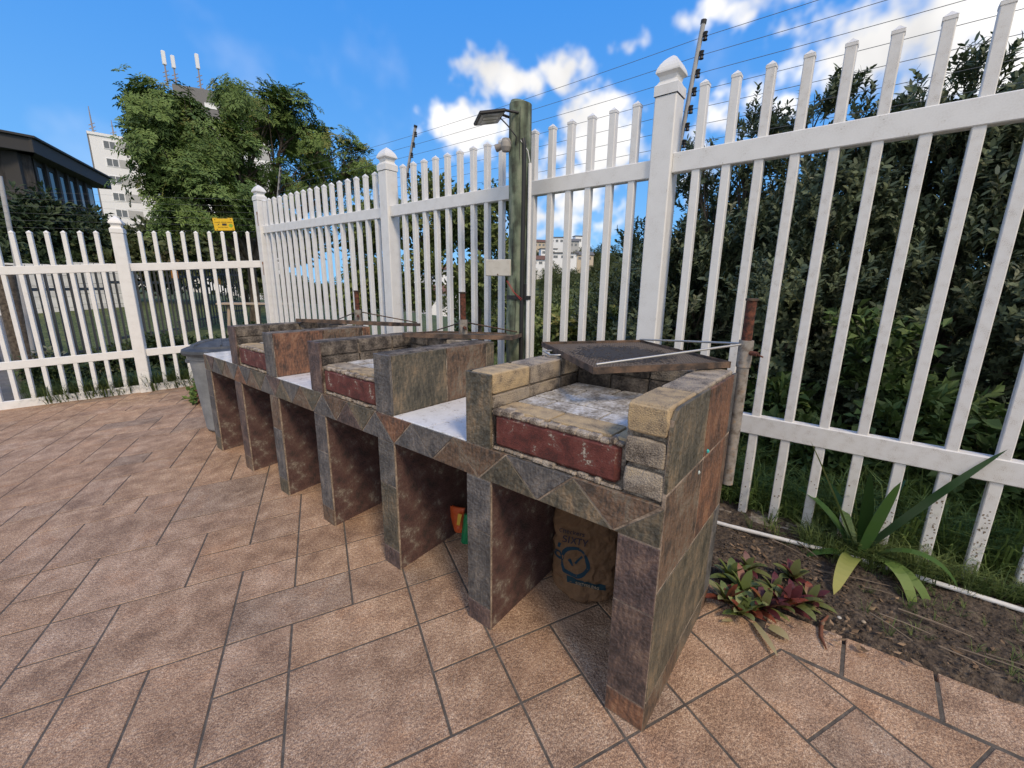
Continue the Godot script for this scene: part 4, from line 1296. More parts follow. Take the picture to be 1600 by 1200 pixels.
# ---------------------------------------------------------------- dustbin
func make_bin() -> void:
	var at := Vector3(-4.40, gy(-4.4, -0.3), -0.30)
	var t := thing("dustbin", "grey plastic dustbin with a darker domed lid at the far end of the counter", "dustbin", at)
	var b := MB.new()
	b.lathe(PackedVector2Array([Vector2(0.0, 0.003), Vector2(0.205, 0.003), Vector2(0.215, 0.02), Vector2(0.262, 0.60), Vector2(0.270, 0.70), Vector2(0.284, 0.705), Vector2(0.286, 0.745), Vector2(0.27, 0.75)]), 40, Vector3.ZERO)
	put(b, "body", M.bin_grey, t)
	var l := MB.new()
	l.lathe(PackedVector2Array([Vector2(0.300, 0.742), Vector2(0.318, 0.748), Vector2(0.324, 0.768), Vector2(0.318, 0.790), Vector2(0.290, 0.802), Vector2(0.262, 0.806), Vector2(0.245, 0.826), Vector2(0.18, 0.852), Vector2(0.10, 0.866), Vector2(0.0, 0.870)]), 40, Vector3.ZERO)
	var lid := put(l, "lid", M.lid_grey, t)
	var r := MB.new()
	for k in 6:
		var a := TAU * k / 6.0 + 0.3
		var d := Vector3(cos(a), 0, sin(a))
		r.tube(PackedVector3Array([d * 0.235 + Vector3(0, 0.832, 0), d * 0.16 + Vector3(0, 0.858, 0), d * 0.07 + Vector3(0, 0.871, 0)]), PackedFloat32Array([0.008]), 6)
	put(r, "rib", M.lid_grey, lid)
	var h := MB.new()
	var e := Vector3(-0.5, 0, 0.86)
	h.box(Vector3(-0.06, 0.66, 0.255), Vector3(0.06, 0.70, 0.295), 0.008, Transform3D(Basis(Vector3.UP, -0.5), Vector3.ZERO))
	put(h, "handle", M.bin_grey, t)

# ---------------------------------------------------------------- litter kept in the bays
func make_litter() -> void:
	rng.seed = 707
	var at := Vector3(-0.438, gy(-0.37, -0.4) + 0.001, -0.412)
	var t := thing("paper_bag", "brown paper grocery bag with blue clock print under the nearest firebox", "paper bag", at)
	t.basis = Basis(Vector3.UP, 0.46)
	var nz := noise(5.0, 31, 3)
	var mb := MB.new()
	var nx := 44
	var ny := 60
	# a closed bag: front and back sheets bulging, pinched foot and creased top
	var pt := func(u: float, v: float, s: float) -> Vector3:
		var w := 0.150 * (1.0 - 0.10 * pow(maxf(0.0, 0.16 - v) / 0.16, 1.4) * 2.2)
		var x := (u * 2.0 - 1.0) * w
		var bulge := pow(maxf(0.0, 1.0 - pow(absf(u * 2.0 - 1.0), 3.0)), 0.6) * (0.085 - 0.055 * v) * minf(1.0, (v + 0.16) * 4.5)
		var p := Vector3(x, v * 0.455 + 0.012 * absf(u * 2 - 1) * maxf(0.0, 0.2 - v) * 14.0, s * (bulge + 0.004))
		p += Vector3(nz.get_noise_3d(u * 0.8, v * 1.1, s * 0.3), 0.3 * nz.get_noise_3d(u * 0.9, v * 0.6, 4 + s), nz.get_noise_3d(u * 0.9 + 9, v * 1.3, s * 0.5)) * 0.014
		p.z += (v - 0.2) * -0.06
		return p
	for s in [1.0, -1.0]:
		for i in nx:
			for j in ny:
				var a: Vector3 = pt.call(i / float(nx), j / float(ny), s)
				var b: Vector3 = pt.call((i + 1) / float(nx), j / float(ny), s)
				var c: Vector3 = pt.call((i + 1) / float(nx), (j + 1) / float(ny), s)
				var d: Vector3 = pt.call(i / float(nx), (j + 1) / float(ny), s)
				if s > 0: mb.quad(a, b, c, d)
				else: mb.quad(b, a, d, c)
	put(mb, "bag", M.paper, t)
	# the print lies on the paper: every point of it is set on the bag's own surface
	var on := func(x: float, y: float, lift := 0.0014) -> Vector3:
		var v := clampf(y / 0.455, 0.0, 1.0)
		var p: Vector3 = pt.call(x / 0.30 + 0.5, v, 1.0)
		return p + Vector3(0, 0, lift)
	var ring := func(cx: float, cy: float, r0: float, r1: float, m: MB) -> void:
		for i in 48:
			var a := TAU * i / 48.0
			var b := TAU * (i + 1) / 48.0
			m.quad(on.call(cx + cos(a) * r0, cy + sin(a) * r0), on.call(cx + cos(a) * r1, cy + sin(a) * r1), on.call(cx + cos(b) * r1, cy + sin(b) * r1), on.call(cx + cos(b) * r0, cy + sin(b) * r0))
	var stroke := func(pts: Array, w: float, m: MB) -> void:
		for i in pts.size() - 1:
			var a: Vector2 = pts[i]
			var b: Vector2 = pts[i + 1]
			var n := (b - a).normalized().orthogonal() * w
			for k in 3:
				var p := a.lerp(b, k / 3.0)
				var q := a.lerp(b, (k + 1) / 3.0)
				m.quad(on.call(p.x + n.x, p.y + n.y), on.call(p.x - n.x, p.y - n.y), on.call(q.x - n.x, q.y - n.y), on.call(q.x + n.x, q.y + n.y))
	var blue := MB.new()
	blue.col = Color(0.006, 0.032, 0.060)
	ring.call(-0.050, 0.182, 0.047, 0.062, blue)
	stroke.call([Vector2(-0.072, 0.190), Vector2(-0.056, 0.168), Vector2(-0.022, 0.208)], 0.0048, blue)
	stroke.call([Vector2(-0.122, 0.240), Vector2(-0.126, 0.222)], 0.006, blue)
	ring.call(-0.128, 0.190, 0.010, 0.019, blue)
	put(blue, "clock_print", M.matt, t)
	var bar := MB.new()
	bar.col = Color(0.006, 0.034, 0.052)
	for k in 8:
		var xa := -0.078 + 0.165 * k / 8.0
		var xb := -0.078 + 0.165 * (k + 1) / 8.0
		var sl := -0.10
		bar.quad(on.call(xa, 0.088 + sl * xa), on.call(xb, 0.088 + sl * xb), on.call(xb, 0.113 + sl * xb), on.call(xa, 0.113 + sl * xa))
	put(bar, "label_bar", M.matt, t)
	var scene := MB.new()
	scene.col = Color(0.13, 0.075, 0.045)
	for c in [[0.056, 0.245], [0.0, 0.050], [0.0, 0.375], [0.085, 0.32]]:
		ring.call(c[0] - 0.018, c[1] - 0.012, 0.007, 0.009, scene)
		ring.call(c[0] + 0.020, c[1] - 0.014, 0.007, 0.009, scene)
		stroke.call([Vector2(c[0] - 0.018, c[1] - 0.010), Vector2(c[0] - 0.004, c[1] - 0.008), Vector2(c[0] + 0.010, c[1] + 0.014), Vector2(c[0] + 0.02, c[1] - 0.012)], 0.0016, scene)
		ring.call(c[0] - 0.004, c[1] + 0.024, 0.004, 0.007, scene)
	ring.call(0.062, 0.160, 0.020, 0.0225, scene)
	ring.call(0.062, 0.160, 0.028, 0.030, scene)
	ring.call(0.062, 0.200, 0.006, 0.008, scene)
	put(scene, "line_drawing", M.matt, t)
	for e in [["Checkers", -0.060, 0.309, 0.025, 0.0], ["SIXTY", -0.052, 0.277, 0.042, 0.0], ["SIXTY60 BAG", 0.004, 0.100, 0.0165, 1.0], ["60", 0.062, 0.160, 0.018, 2.0]]:
		var tm := TextMesh.new()
		tm.text = e[0]
		tm.font_size = 24
		tm.pixel_size = e[3] / 24.0
		tm.depth = 0.0006
		var p: Vector3 = on.call(e[1], e[2], 0.0125)
		var to := put_mesh(tm, "lettering", M.ink_navy if e[4] == 0.0 else (M.ink_pale if e[4] == 1.0 else M.ink_brown), t, Transform3D(Basis(Vector3(0, 0, 1), -0.09) * Basis(Vector3.RIGHT, -0.13), p))
	# snack packet by the next pier
	var pk := thing("snack_packet", "crumpled orange and green snack packet on the floor of the second bay", "packet", Vector3(-1.165, gy(-1.16, -0.34), -0.345))
	pk.basis = Basis(Vector3.UP, 0.25) * Basis(Vector3.RIGHT, -0.10)
	for part in [[-0.092, 0.012, 0.045, 0.185, Color(0.55, 0.10, 0.03), "orange_side"], [0.008, 0.055, 0.0, 0.165, Color(0.015, 0.22, 0.09), "green_side"]]:
		var m := MB.new()
		m.col = part[4]
		for i in 5:
			for j in 8:
				var c := []
				for q in [[i, j], [i + 1, j], [i + 1, j + 1], [i, j + 1]]:
					var u: float = q[0] / 5.0
					var v: float = q[1] / 8.0
					var taper := 1.0 if part[5] == "green_side" else 0.45 + 0.55 * v
					var x: float = lerpf(part[0], part[1], 0.5 + (u - 0.5) * taper) + (0.02 * (1.0 - v) if part[5] != "green_side" else 0.012 * v)
					c.append(Vector3(x, lerpf(part[2], part[3], v), 0.012 * sin(u * PI) + nz.get_noise_3d(u * 12, v * 12, 3) * 0.008 + (0.012 if part[5] == "green_side" else 0.0)))
				m.quad(c[0], c[1], c[2], c[3])
				var back := Vector3(0, 0, -0.012)
				m.quad(c[1] + back, c[0] + back, c[3] + back, c[2] + back)
		put(m, part[5], M.gloss, pk)
	var ys := MB.new()
	ys.col = Color(0.62, 0.42, 0.06)
	ys.quad(Vector3(-0.012, 0.10, 0.030), Vector3(0.006, 0.10, 0.030), Vector3(0.018, 0.165, 0.030), Vector3(-0.006, 0.165, 0.030))
	put(ys, "yellow_stripe", M.gloss, pk)

# ---------------------------------------------------------------- flower bed
func make_bed() -> void:
	rng.seed = 808
	var nz := noise(3.2, 41, 5)
	var nf := noise(16.0, 42, 4)
	var mb := MB.new()
	var nx := 300
	var nzc := 66
	var x0 := -0.75
	var x1 := 3.4
	var za := -0.745
	var zb := -1.56
	var pt := func(i: int, j: int) -> Vector3:
		var x := lerpf(x0, x1, i / float(nx))
		var z := lerpf(za, zb, j / float(nzc))
		var y := gy(x, z) - 0.004
		var e := smoothstep(0.0, 0.12, (z + 0.80) / -1.0 + 0.03)
		y += (0.014 + nz.get_noise_2d(x, z) * 0.022 + nf.get_noise_2d(x, z) * 0.011) * e - (1.0 - e) * 0.020
		return Vector3(x, y, z)
	var grid := []
	for i in nx + 1:
		var col := []
		for j in nzc + 1: col.append(pt.call(i, j))
		grid.append(col)
	for i in nx:
		for j in nzc: mb.quad(grid[i][j], grid[i + 1][j], grid[i + 1][j + 1], grid[i][j + 1])
	var bed := put(mb, "flower_bed_soil", M.soil)
	tag(bed, "", "", "", "structure")
	# crumbs of earth
	var cl := MB.new()
	cl.lathe(PackedVector2Array([Vector2(0, -0.5), Vector2(0.45, -0.3), Vector2(0.5, 0.1), Vector2(0.25, 0.42), Vector2(0, 0.5)]), 5, Vector3.ZERO)
	scatter("soil_crumbs", cl.mesh(), M.soil, 2600, func() -> Transform3D:
		var x := rf(-0.05, 1.6)
		var z := rf(-0.80, -1.40)
		var s := rf(0.004, 0.013)
		return Transform3D(Basis.from_euler(Vector3(rf(0, 6), rf(0, 6), rf(0, 6))).scaled(Vector3(s, s * rf(0.5, 0.9), s * rf(0.7, 1.3))), Vector3(x, gy(x, z) + 0.012 + nz.get_noise_2d(x, z) * 0.022, z)), [Color(0.85, 0.85, 0.85), Color(1.25, 1.2, 1.15)])
	# dry leaves, bark and twigs lying about
	var lf := MB.new()
	lf.quad(Vector3(-0.5, 0.05, 0), Vector3(0, 0, 0.22), Vector3(0.5, 0.06, 0), Vector3(0, 0.0, -0.22))
	scatter("leaf_litter", lf.mesh(), M.matt, 300, func() -> Transform3D:
		var x := rf(-0.02, 0.62) if rng.randf() < 0.6 else rf(0.0, 1.6)
		var z := rf(-0.74, -1.15) if rng.randf() < 0.7 else rf(-0.72, -1.42)
		var s := rf(0.012, 0.042)
		return Transform3D(Basis.from_euler(Vector3(rf(-0.35, 0.35), rf(0, 6.3), rf(-0.3, 0.3))).scaled(Vector3(s, s, s * rf(0.4, 1.2))), Vector3(x, gy(x, z) + 0.022 + nz.get_noise_2d(x, z) * 0.022, z)), [Color(0.10, 0.062, 0.035), Color(0.30, 0.20, 0.12)])
	var tw := MB.new()
	for k in 22:
		var x := rf(0.1, 1.35)
		var z := rf(-0.86, -1.34)
		var a := rf(-0.5, 0.9)
		var ln := rf(0.08, 0.32)
		var d := Vector3(cos(a), 0, sin(a))
		var p := Vector3(x, gy(x, z) + 0.030, z)
		var v := rf(0.6, 1.3)
		tw.col = Color(0.20 * v, 0.155 * v, 0.115 * v)
		tw.tube(PackedVector3Array([p, p + d * ln * 0.5 + Vector3(0, 0.010, 0.01), p + d * ln + Vector3(0, 0.002, 0)]), PackedFloat32Array([0.0035, 0.003, 0.0018]), 5)
	tag(put(tw, "fallen_twigs", M.matt), "scatter of thin dry twigs on the bare soil of the bed", "twigs", "", "stuff")
	# a curled strip of bark lying on the edge pavers
	var bk := MB.new()
	bk.col = Color(0.17, 0.070, 0.040)
	var q := Vector3(0.405, gy(0.40, -0.70) + 0.006, -0.80)
	bk.tube(PackedVector3Array([q + Vector3(0.005, 0.022, -0.06), q + Vector3(-0.012, 0.012, -0.01), q + Vector3(-0.008, 0.004, 0.06), q + Vector3(0.012, 0.003, 0.115)]), PackedFloat32Array([0.004, 0.008, 0.007, 0.003]), 6)
	tag(put(bk, "bark_strip", M.matt), "reddish brown curled strip of bark on the edging pavers", "bark")
	# pebbles
	for k in 2:
		var e: Vector2 = [Vector2(0.445, -0.87), Vector2(0.52, -0.90), Vector2(0.43, -0.855), Vector2(0.70, -0.94), Vector2(0.58, -1.02)][k]
		var pb := MB.new()
		pb.col = Color(0.46, 0.44, 0.40) if k != 1 else Color(0.40, 0.33, 0.24)
		pb.lathe(PackedVector2Array([Vector2(0, -0.005), Vector2(0.006, -0.003), Vector2(0.008, 0.001), Vector2(0.005, 0.004), Vector2(0, 0.005)]), 8, Vector3.ZERO)
		var o := put(pb, numbered("pebble"), M.matt)
		o.position = Vector3(e.x, gy(e.x, e.y) + 0.022, e.y)
		tag(o, ["small pale grey pebble beside the curled strip of bark", "small tan pebble on the soil right of the pale grey one"][k], "pebble", "pebbles on the bed")
	# white water pipe along the foot of the fence
	var pp := MB.new()
	var pts := PackedVector3Array()
	var k := -0.9
	while k < 3.3:
		var z := lerpf(-1.272, -1.325, clampf((k + 0.1) / 0.6, 0, 1)) - 0.010 * sin(k * 2.1)
		pts.append(Vector3(k, gy(k, z) + 0.024 + 0.004 * sin(k * 3.0), z))
		k += 0.12
	pp.tube(pts, PackedFloat32Array([0.0105]), 10)
	tag(put(pp, "water_pipe", M.vinyl_dirty), "thin white plastic water pipe along the back of the flower bed", "pipe")

func scatter(called: String, m: Mesh, mt: Material, count: int, place: Callable, cols: Array, parent: Node = self, kind := "stuff") -> MultiMeshInstance3D:
	var mm := MultiMesh.new()
	mm.transform_format = MultiMesh.TRANSFORM_3D
	mm.use_colors = true
	mm.mesh = m
	mm.instance_count = count
	for i in count:
		mm.set_instance_transform(i, place.call())
		mm.set_instance_color(i, (cols[0] as Color).lerp(cols[1], rng.randf()))
	var o := MultiMeshInstance3D.new()
	o.name = called
	o.multimesh = mm
	o.material_override = mt
	parent.add_child(o, true)
	if kind: o.set_meta("kind", kind)
	if parent == self: tag(o, {"soil_crumbs": "loose crumbs of earth on the flower bed", "leaf_litter": "dry leaf litter and chips on the flower bed"}.get(called, ""), {"soil_crumbs": "soil", "leaf_litter": "leaf litter"}.get(called, ""))
	return o

# a strap leaf: ribbon along a drooping curve, folded along its midrib
func strap(mb: MB, base: Vector3, az: float, up: float, ln: float, w: float, droop: float, c0: Color, c1: Color, fold := 0.25, seg := 9, twist := 0.0) -> void:
	var d := Vector3(cos(az) * cos(up), sin(up), sin(az) * cos(up))
	var p := base
	var side := d.cross(Vector3.UP).normalized()
	var prev := []
	for i in seg + 1:
		var t := i / float(seg)
		var ww := w * (0.62 + 0.38 * sin(minf(1.0, t * 2.4) * PI * 0.5)) * pow(maxf(0.0, 1.0 - pow(t, 3.2)), 0.7)
		var s := side.rotated(d, twist * t)
		var nn := s.cross(d).normalized()
		var row := [p - s * ww + nn * ww * fold, p, p + s * ww + nn * ww * fold]
		if i > 0:
			mb.col = c0.lerp(c1, t)
			mb.quadn(prev[0], prev[1], row[1], row[0], nn, nn, nn, nn)
			mb.quadn(prev[1], prev[2], row[2], row[1], nn, nn, nn, nn)
		prev = row
		p += d * ln / seg
		d = (d + Vector3(0, -droop / seg * (0.4 + 1.6 * t), 0)).normalized()

func make_bed_plants() -> void:
	rng.seed = 909
	# large strap-leaved plant before the fence
	var at := Vector3(0.50, gy(0.5, -1.36) + 0.01, -1.375)
	var t := thing("strap_leaf_plant", "large green strap leaved plant with yellowing outer leaves at the fence foot", "plant", at)
	var gd := Color(0.030, 0.075, 0.018)
	var gm := Color(0.055, 0.12, 0.028)
	var ye := Color(0.38, 0.36, 0.10)
	# azimuth (0 = +x, PI/2 = towards the yard), lift, length, half width, droop, base colour, tip colour
	var leaves := [[-0.18, 1.04, 0.74, 0.033, 0.10, gd, gm], [2.85, 1.12, 0.62, 0.021, 0.06, gm, Color(0.30, 0.32, 0.07)], [0.9, 1.35, 0.47, 0.031, 0.15, gd, gm], [2.0, 1.40, 0.46, 0.030, 0.12, gd, gd], [1.75, 0.50, 0.40, 0.035, 1.5, gm, ye], [0.95, 0.66, 0.40, 0.030, 3.2, gm, Color(0.16, 0.22, 0.05)], [0.62, 0.58, 0.42, 0.028, 2.8, gm, Color(0.12, 0.18, 0.04)], [2.6, 0.35, 0.26, 0.026, 1.2, gd, gm], [0.25, 0.95, 0.40, 0.028, 2.6, gm, gm], [3.6, 0.9, 0.40, 0.024, 1.0, gd, gm], [-1.1, 1.1, 0.45, 0.026, 0.8, gd, gm], [-2.2, 1.0, 0.42, 0.026, 1.0, gd, gm]]
	for l in leaves:
		var mb := MB.new()
		strap(mb, Vector3(rf(-0.02, 0.02), 0.0, rf(-0.02, 0.02)), l[0], l[1], l[2], l[3], l[4], l[5], l[6], 0.30, 12, rf(-0.3, 0.3))
		put(mb, "leaf", M.leaf_broad, t)
	# low rosettes with red undersides beside the counter's end
	var spots := [[0.075, -0.70, 0.14, 0], [0.135, -0.665, 0.12, 0], [0.115, -0.80, 0.15, 0], [0.20, -0.745, 0.15, 1], [0.255, -0.80, 0.14, 1], [0.295, -0.845, 0.15, 1], [0.225, -0.865, 0.12, 1], [0.165, -0.715, 0.11, 0], [0.27, -1.02, 0.11, 1], [0.05, -0.86, 0.13, 0], [0.34, -0.90, 0.11, 1], [0.10, -0.96, 0.12, 1]]
	var words := ["green and cream rosette at the counter's corner", "green rosette nearest the edge pavers", "green rosette with bronze leaves against the counter's end", "mixed green and crimson rosette in the middle of the clump", "crimson rosette in the middle of the clump", "crimson rosette at the clump's right side", "small crimson rosette at the back of the clump", "small green rosette at the front of the clump", "lone dark red rosette behind the clump", "green rosette tight against the end tiles", "small crimson rosette at the far right of the clump", "dark red rosette behind the counter's corner"]
	for s in spots.size():
		var e: Array = spots[s]
		var r := thing("bromeliad", words[s], "plant", Vector3(e[0], gy(e[0], e[1]) + 0.016, e[1]), "low red and green rosettes beside the counter")
		var n := 11
		for k in n:
			var mb := MB.new()
			var az := k * 2.399 + rf(-0.2, 0.2)
			var up := lerpf(0.25, 1.25, k / float(n)) + rf(-0.1, 0.1)
			var c0: Color
			var c1: Color
			var pick := rng.randf()
			if e[3] == 0:
				c0 = Color(0.16, 0.20, 0.055) if pick < 0.6 else Color(0.10, 0.028, 0.022)
				c1 = Color(0.115, 0.155, 0.045) if pick < 0.5 else (Color(0.26, 0.29, 0.12) if pick < 0.72 else Color(0.20, 0.055, 0.030))
			else:
				c0 = Color(0.075, 0.020, 0.022) if pick < 0.45 else Color(0.12, 0.14, 0.045)
				c1 = Color(0.105, 0.020, 0.027) if pick < 0.42 else (Color(0.24, 0.055, 0.030) if pick < 0.50 else Color(0.15, 0.165, 0.055))
			strap(mb, Vector3(rf(-0.006, 0.006), 0.0, rf(-0.006, 0.006)), az, up, e[2] * rf(0.62, 0.92), rf(0.0155, 0.022), rf(0.2, 0.9), c0, c1, 0.55, 6)
			put(mb, "leaf", M.leaf_broad, r)
	# dead, straw coloured leaves fallen from the clump
	var dl := [[0.185, -0.655, 0.9, 0.16, 0.013, "long straw coloured dead leaf reaching onto the pavers"], [0.235, -0.665, 0.3, 0.075, 0.024, "broad curled straw coloured dead leaf before the clump"], [0.115, -0.615, 2.4, 0.045, 0.009, "small pale dead leaf on the paver by the counter's corner"]]
	for e in dl:
		var mb := MB.new()
		strap(mb, Vector3(e[0], gy(e[0], e[1]) + 0.012, e[1]), e[2], 0.06, e[3], e[4], 0.15, Color(0.30, 0.27, 0.14), Color(0.38, 0.32, 0.18), 0.5, 6)
		tag(put(mb, numbered("dead_leaf"), M.leaf_broad), e[5], "leaf", "dead leaves before the rosettes")

# ---------------------------------------------------------------- leaves and crowns
func leaf_into(mb: MB, p: Vector3, d: Vector3, up: Vector3, ln: float, w: float, curl: float) -> void:
	var s := d.cross(up).normalized()
	var n := s.cross(d).normalized()
	var m := p + d * ln * 0.5 + n * curl * ln * 0.12
	var tip := p + d * ln - n * curl * ln * 0.10
	var a := m - s * w + n * w * 0.35
	var b := m + s * w + n * w * 0.35
	if curl > 5.0 or (ln < 0.065 and w < 0.0138):       # near leaves: an oval outline of four faces
		var up2 := n * ln * 0.07
		var a1 := p + d * ln * 0.28 - s * w * 0.86 + up2
		var b1 := p + d * ln * 0.28 + s * w * 0.86 + up2
		var a2 := p + d * ln * 0.68 - s * w * 0.84 + up2
		var b2 := p + d * ln * 0.68 + s * w * 0.84 + up2
		mb.trin(p, b1, a1, n, n, n); mb.trin(a1, b1, b2, n, n, n); mb.trin(a1, b2, a2, n, n, n); mb.trin(a2, b2, tip, n, n, n)
	else:
		var n1 := (n + s * 0.4).normalized()
		var n2 := (n - s * 0.4).normalized()
		mb.trin(p, b, tip, n2, n2, n2); mb.trin(p, tip, a, n1, n1, n1)

func twig_mesh(kind: String) -> ArrayMesh:
	if meshes.has(kind): return meshes[kind]
	var mb := MB.new()
	var r := RandomNumberGenerator.new()
	r.seed = hash(kind)
	match kind:
		"shrub":          # olive-like: stiff ascending shoot, small oval leaves in pairs
			for i in 9:
				var t := (i + 1) / 9.0
				var p := Vector3(0, t * 0.20, 0)
				for s in 2:
					var a := i * 2.4 + s * PI + r.randf_range(-0.4, 0.4)
					var d := Vector3(cos(a), r.randf_range(0.5, 1.2), sin(a)).normalized()
					mb.col = Color(1, 1, 1) * r.randf_range(0.75, 1.25)
					leaf_into(mb, p, d, Vector3.UP, r.randf_range(0.040, 0.062), r.randf_range(0.009, 0.0135), r.randf_range(-0.5, 1.0))
			mb.col = Color(0.9, 0.75, 0.55)
			mb.tube(PackedVector3Array([Vector3.ZERO, Vector3(0.004, 0.1, 0), Vector3(0, 0.21, 0)]), PackedFloat32Array([0.0026, 0.002, 0.001]), 4, false)
		"pinnate":        # feather leaves of the big tree: a drooping spray of leaflets
			for k in 5:
				var a := k * TAU / 5.0 + r.randf_range(-0.4, 0.4)
				var dir := Vector3(cos(a), r.randf_range(0.0, 0.8), sin(a)).normalized()
				var p := Vector3.ZERO
				for i in 3:
					p += dir * 0.075
					dir = (dir + Vector3(0, -0.12, 0)).normalized()
					for s in [-1.0, 1.0]:
						var sd: Vector3 = dir.cross(Vector3.UP).normalized() * s
						mb.col = Color(1, 1, 1) * r.randf_range(0.7, 1.3)
						leaf_into(mb, p, (dir * 0.8 + sd + Vector3(0, r.randf_range(-0.3, 0.1), 0)).normalized(), Vector3.UP, r.randf_range(0.13, 0.18), r.randf_range(0.022, 0.032), r.randf_range(0.0, 1.0))
		"bush":           # general broad small-leaved clump
			for i in 16:
				var d := Vector3(r.randf_range(-1, 1), r.randf_range(-0.3, 1.2), r.randf_range(-1, 1)).normalized()
				var p := d * r.randf_range(0.01, 0.12)
				mb.col = Color(1, 1, 1) * r.randf_range(0.7, 1.3)
				leaf_into(mb, p, (d + Vector3(r.randf_range(-0.6, 0.6), r.randf_range(-0.4, 0.3), r.randf_range(-0.6, 0.6))).normalized(), Vector3.UP, r.randf_range(0.05, 0.085), r.randf_range(0.014, 0.026), r.randf_range(-0.3, 1.0))
		"grass":          # a tuft of blades
			for i in 12:
				var a := r.randf_range(0, TAU)
				var o := Vector3(cos(a), 0, sin(a)) * r.randf_range(0.0, 0.035)
				var ln := r.randf_range(0.10, 0.24)
				var d := Vector3(cos(a), r.randf_range(1.2, 3.0), sin(a)).normalized()
				var v := r.randf_range(0.7, 1.3)
				mb.col = Color(v, v, v * 0.9)
				var w := Vector3(-sin(a), 0, cos(a)) * r.randf_range(0.0018, 0.0034)
				var p1 := o + d * ln * 0.55
				var p2 := p1 + (d + Vector3(cos(a) * 0.7, -0.55, sin(a) * 0.7)).normalized() * ln * 0.45
				mb.quad(o - w, o + w, p1 + w * 0.8, p1 - w * 0.8)
				mb.tri(p1 - w * 0.8, p1 + w * 0.8, p2)
	meshes[kind] = mb.mesh()
	return meshes[kind]

var tri_count := 0
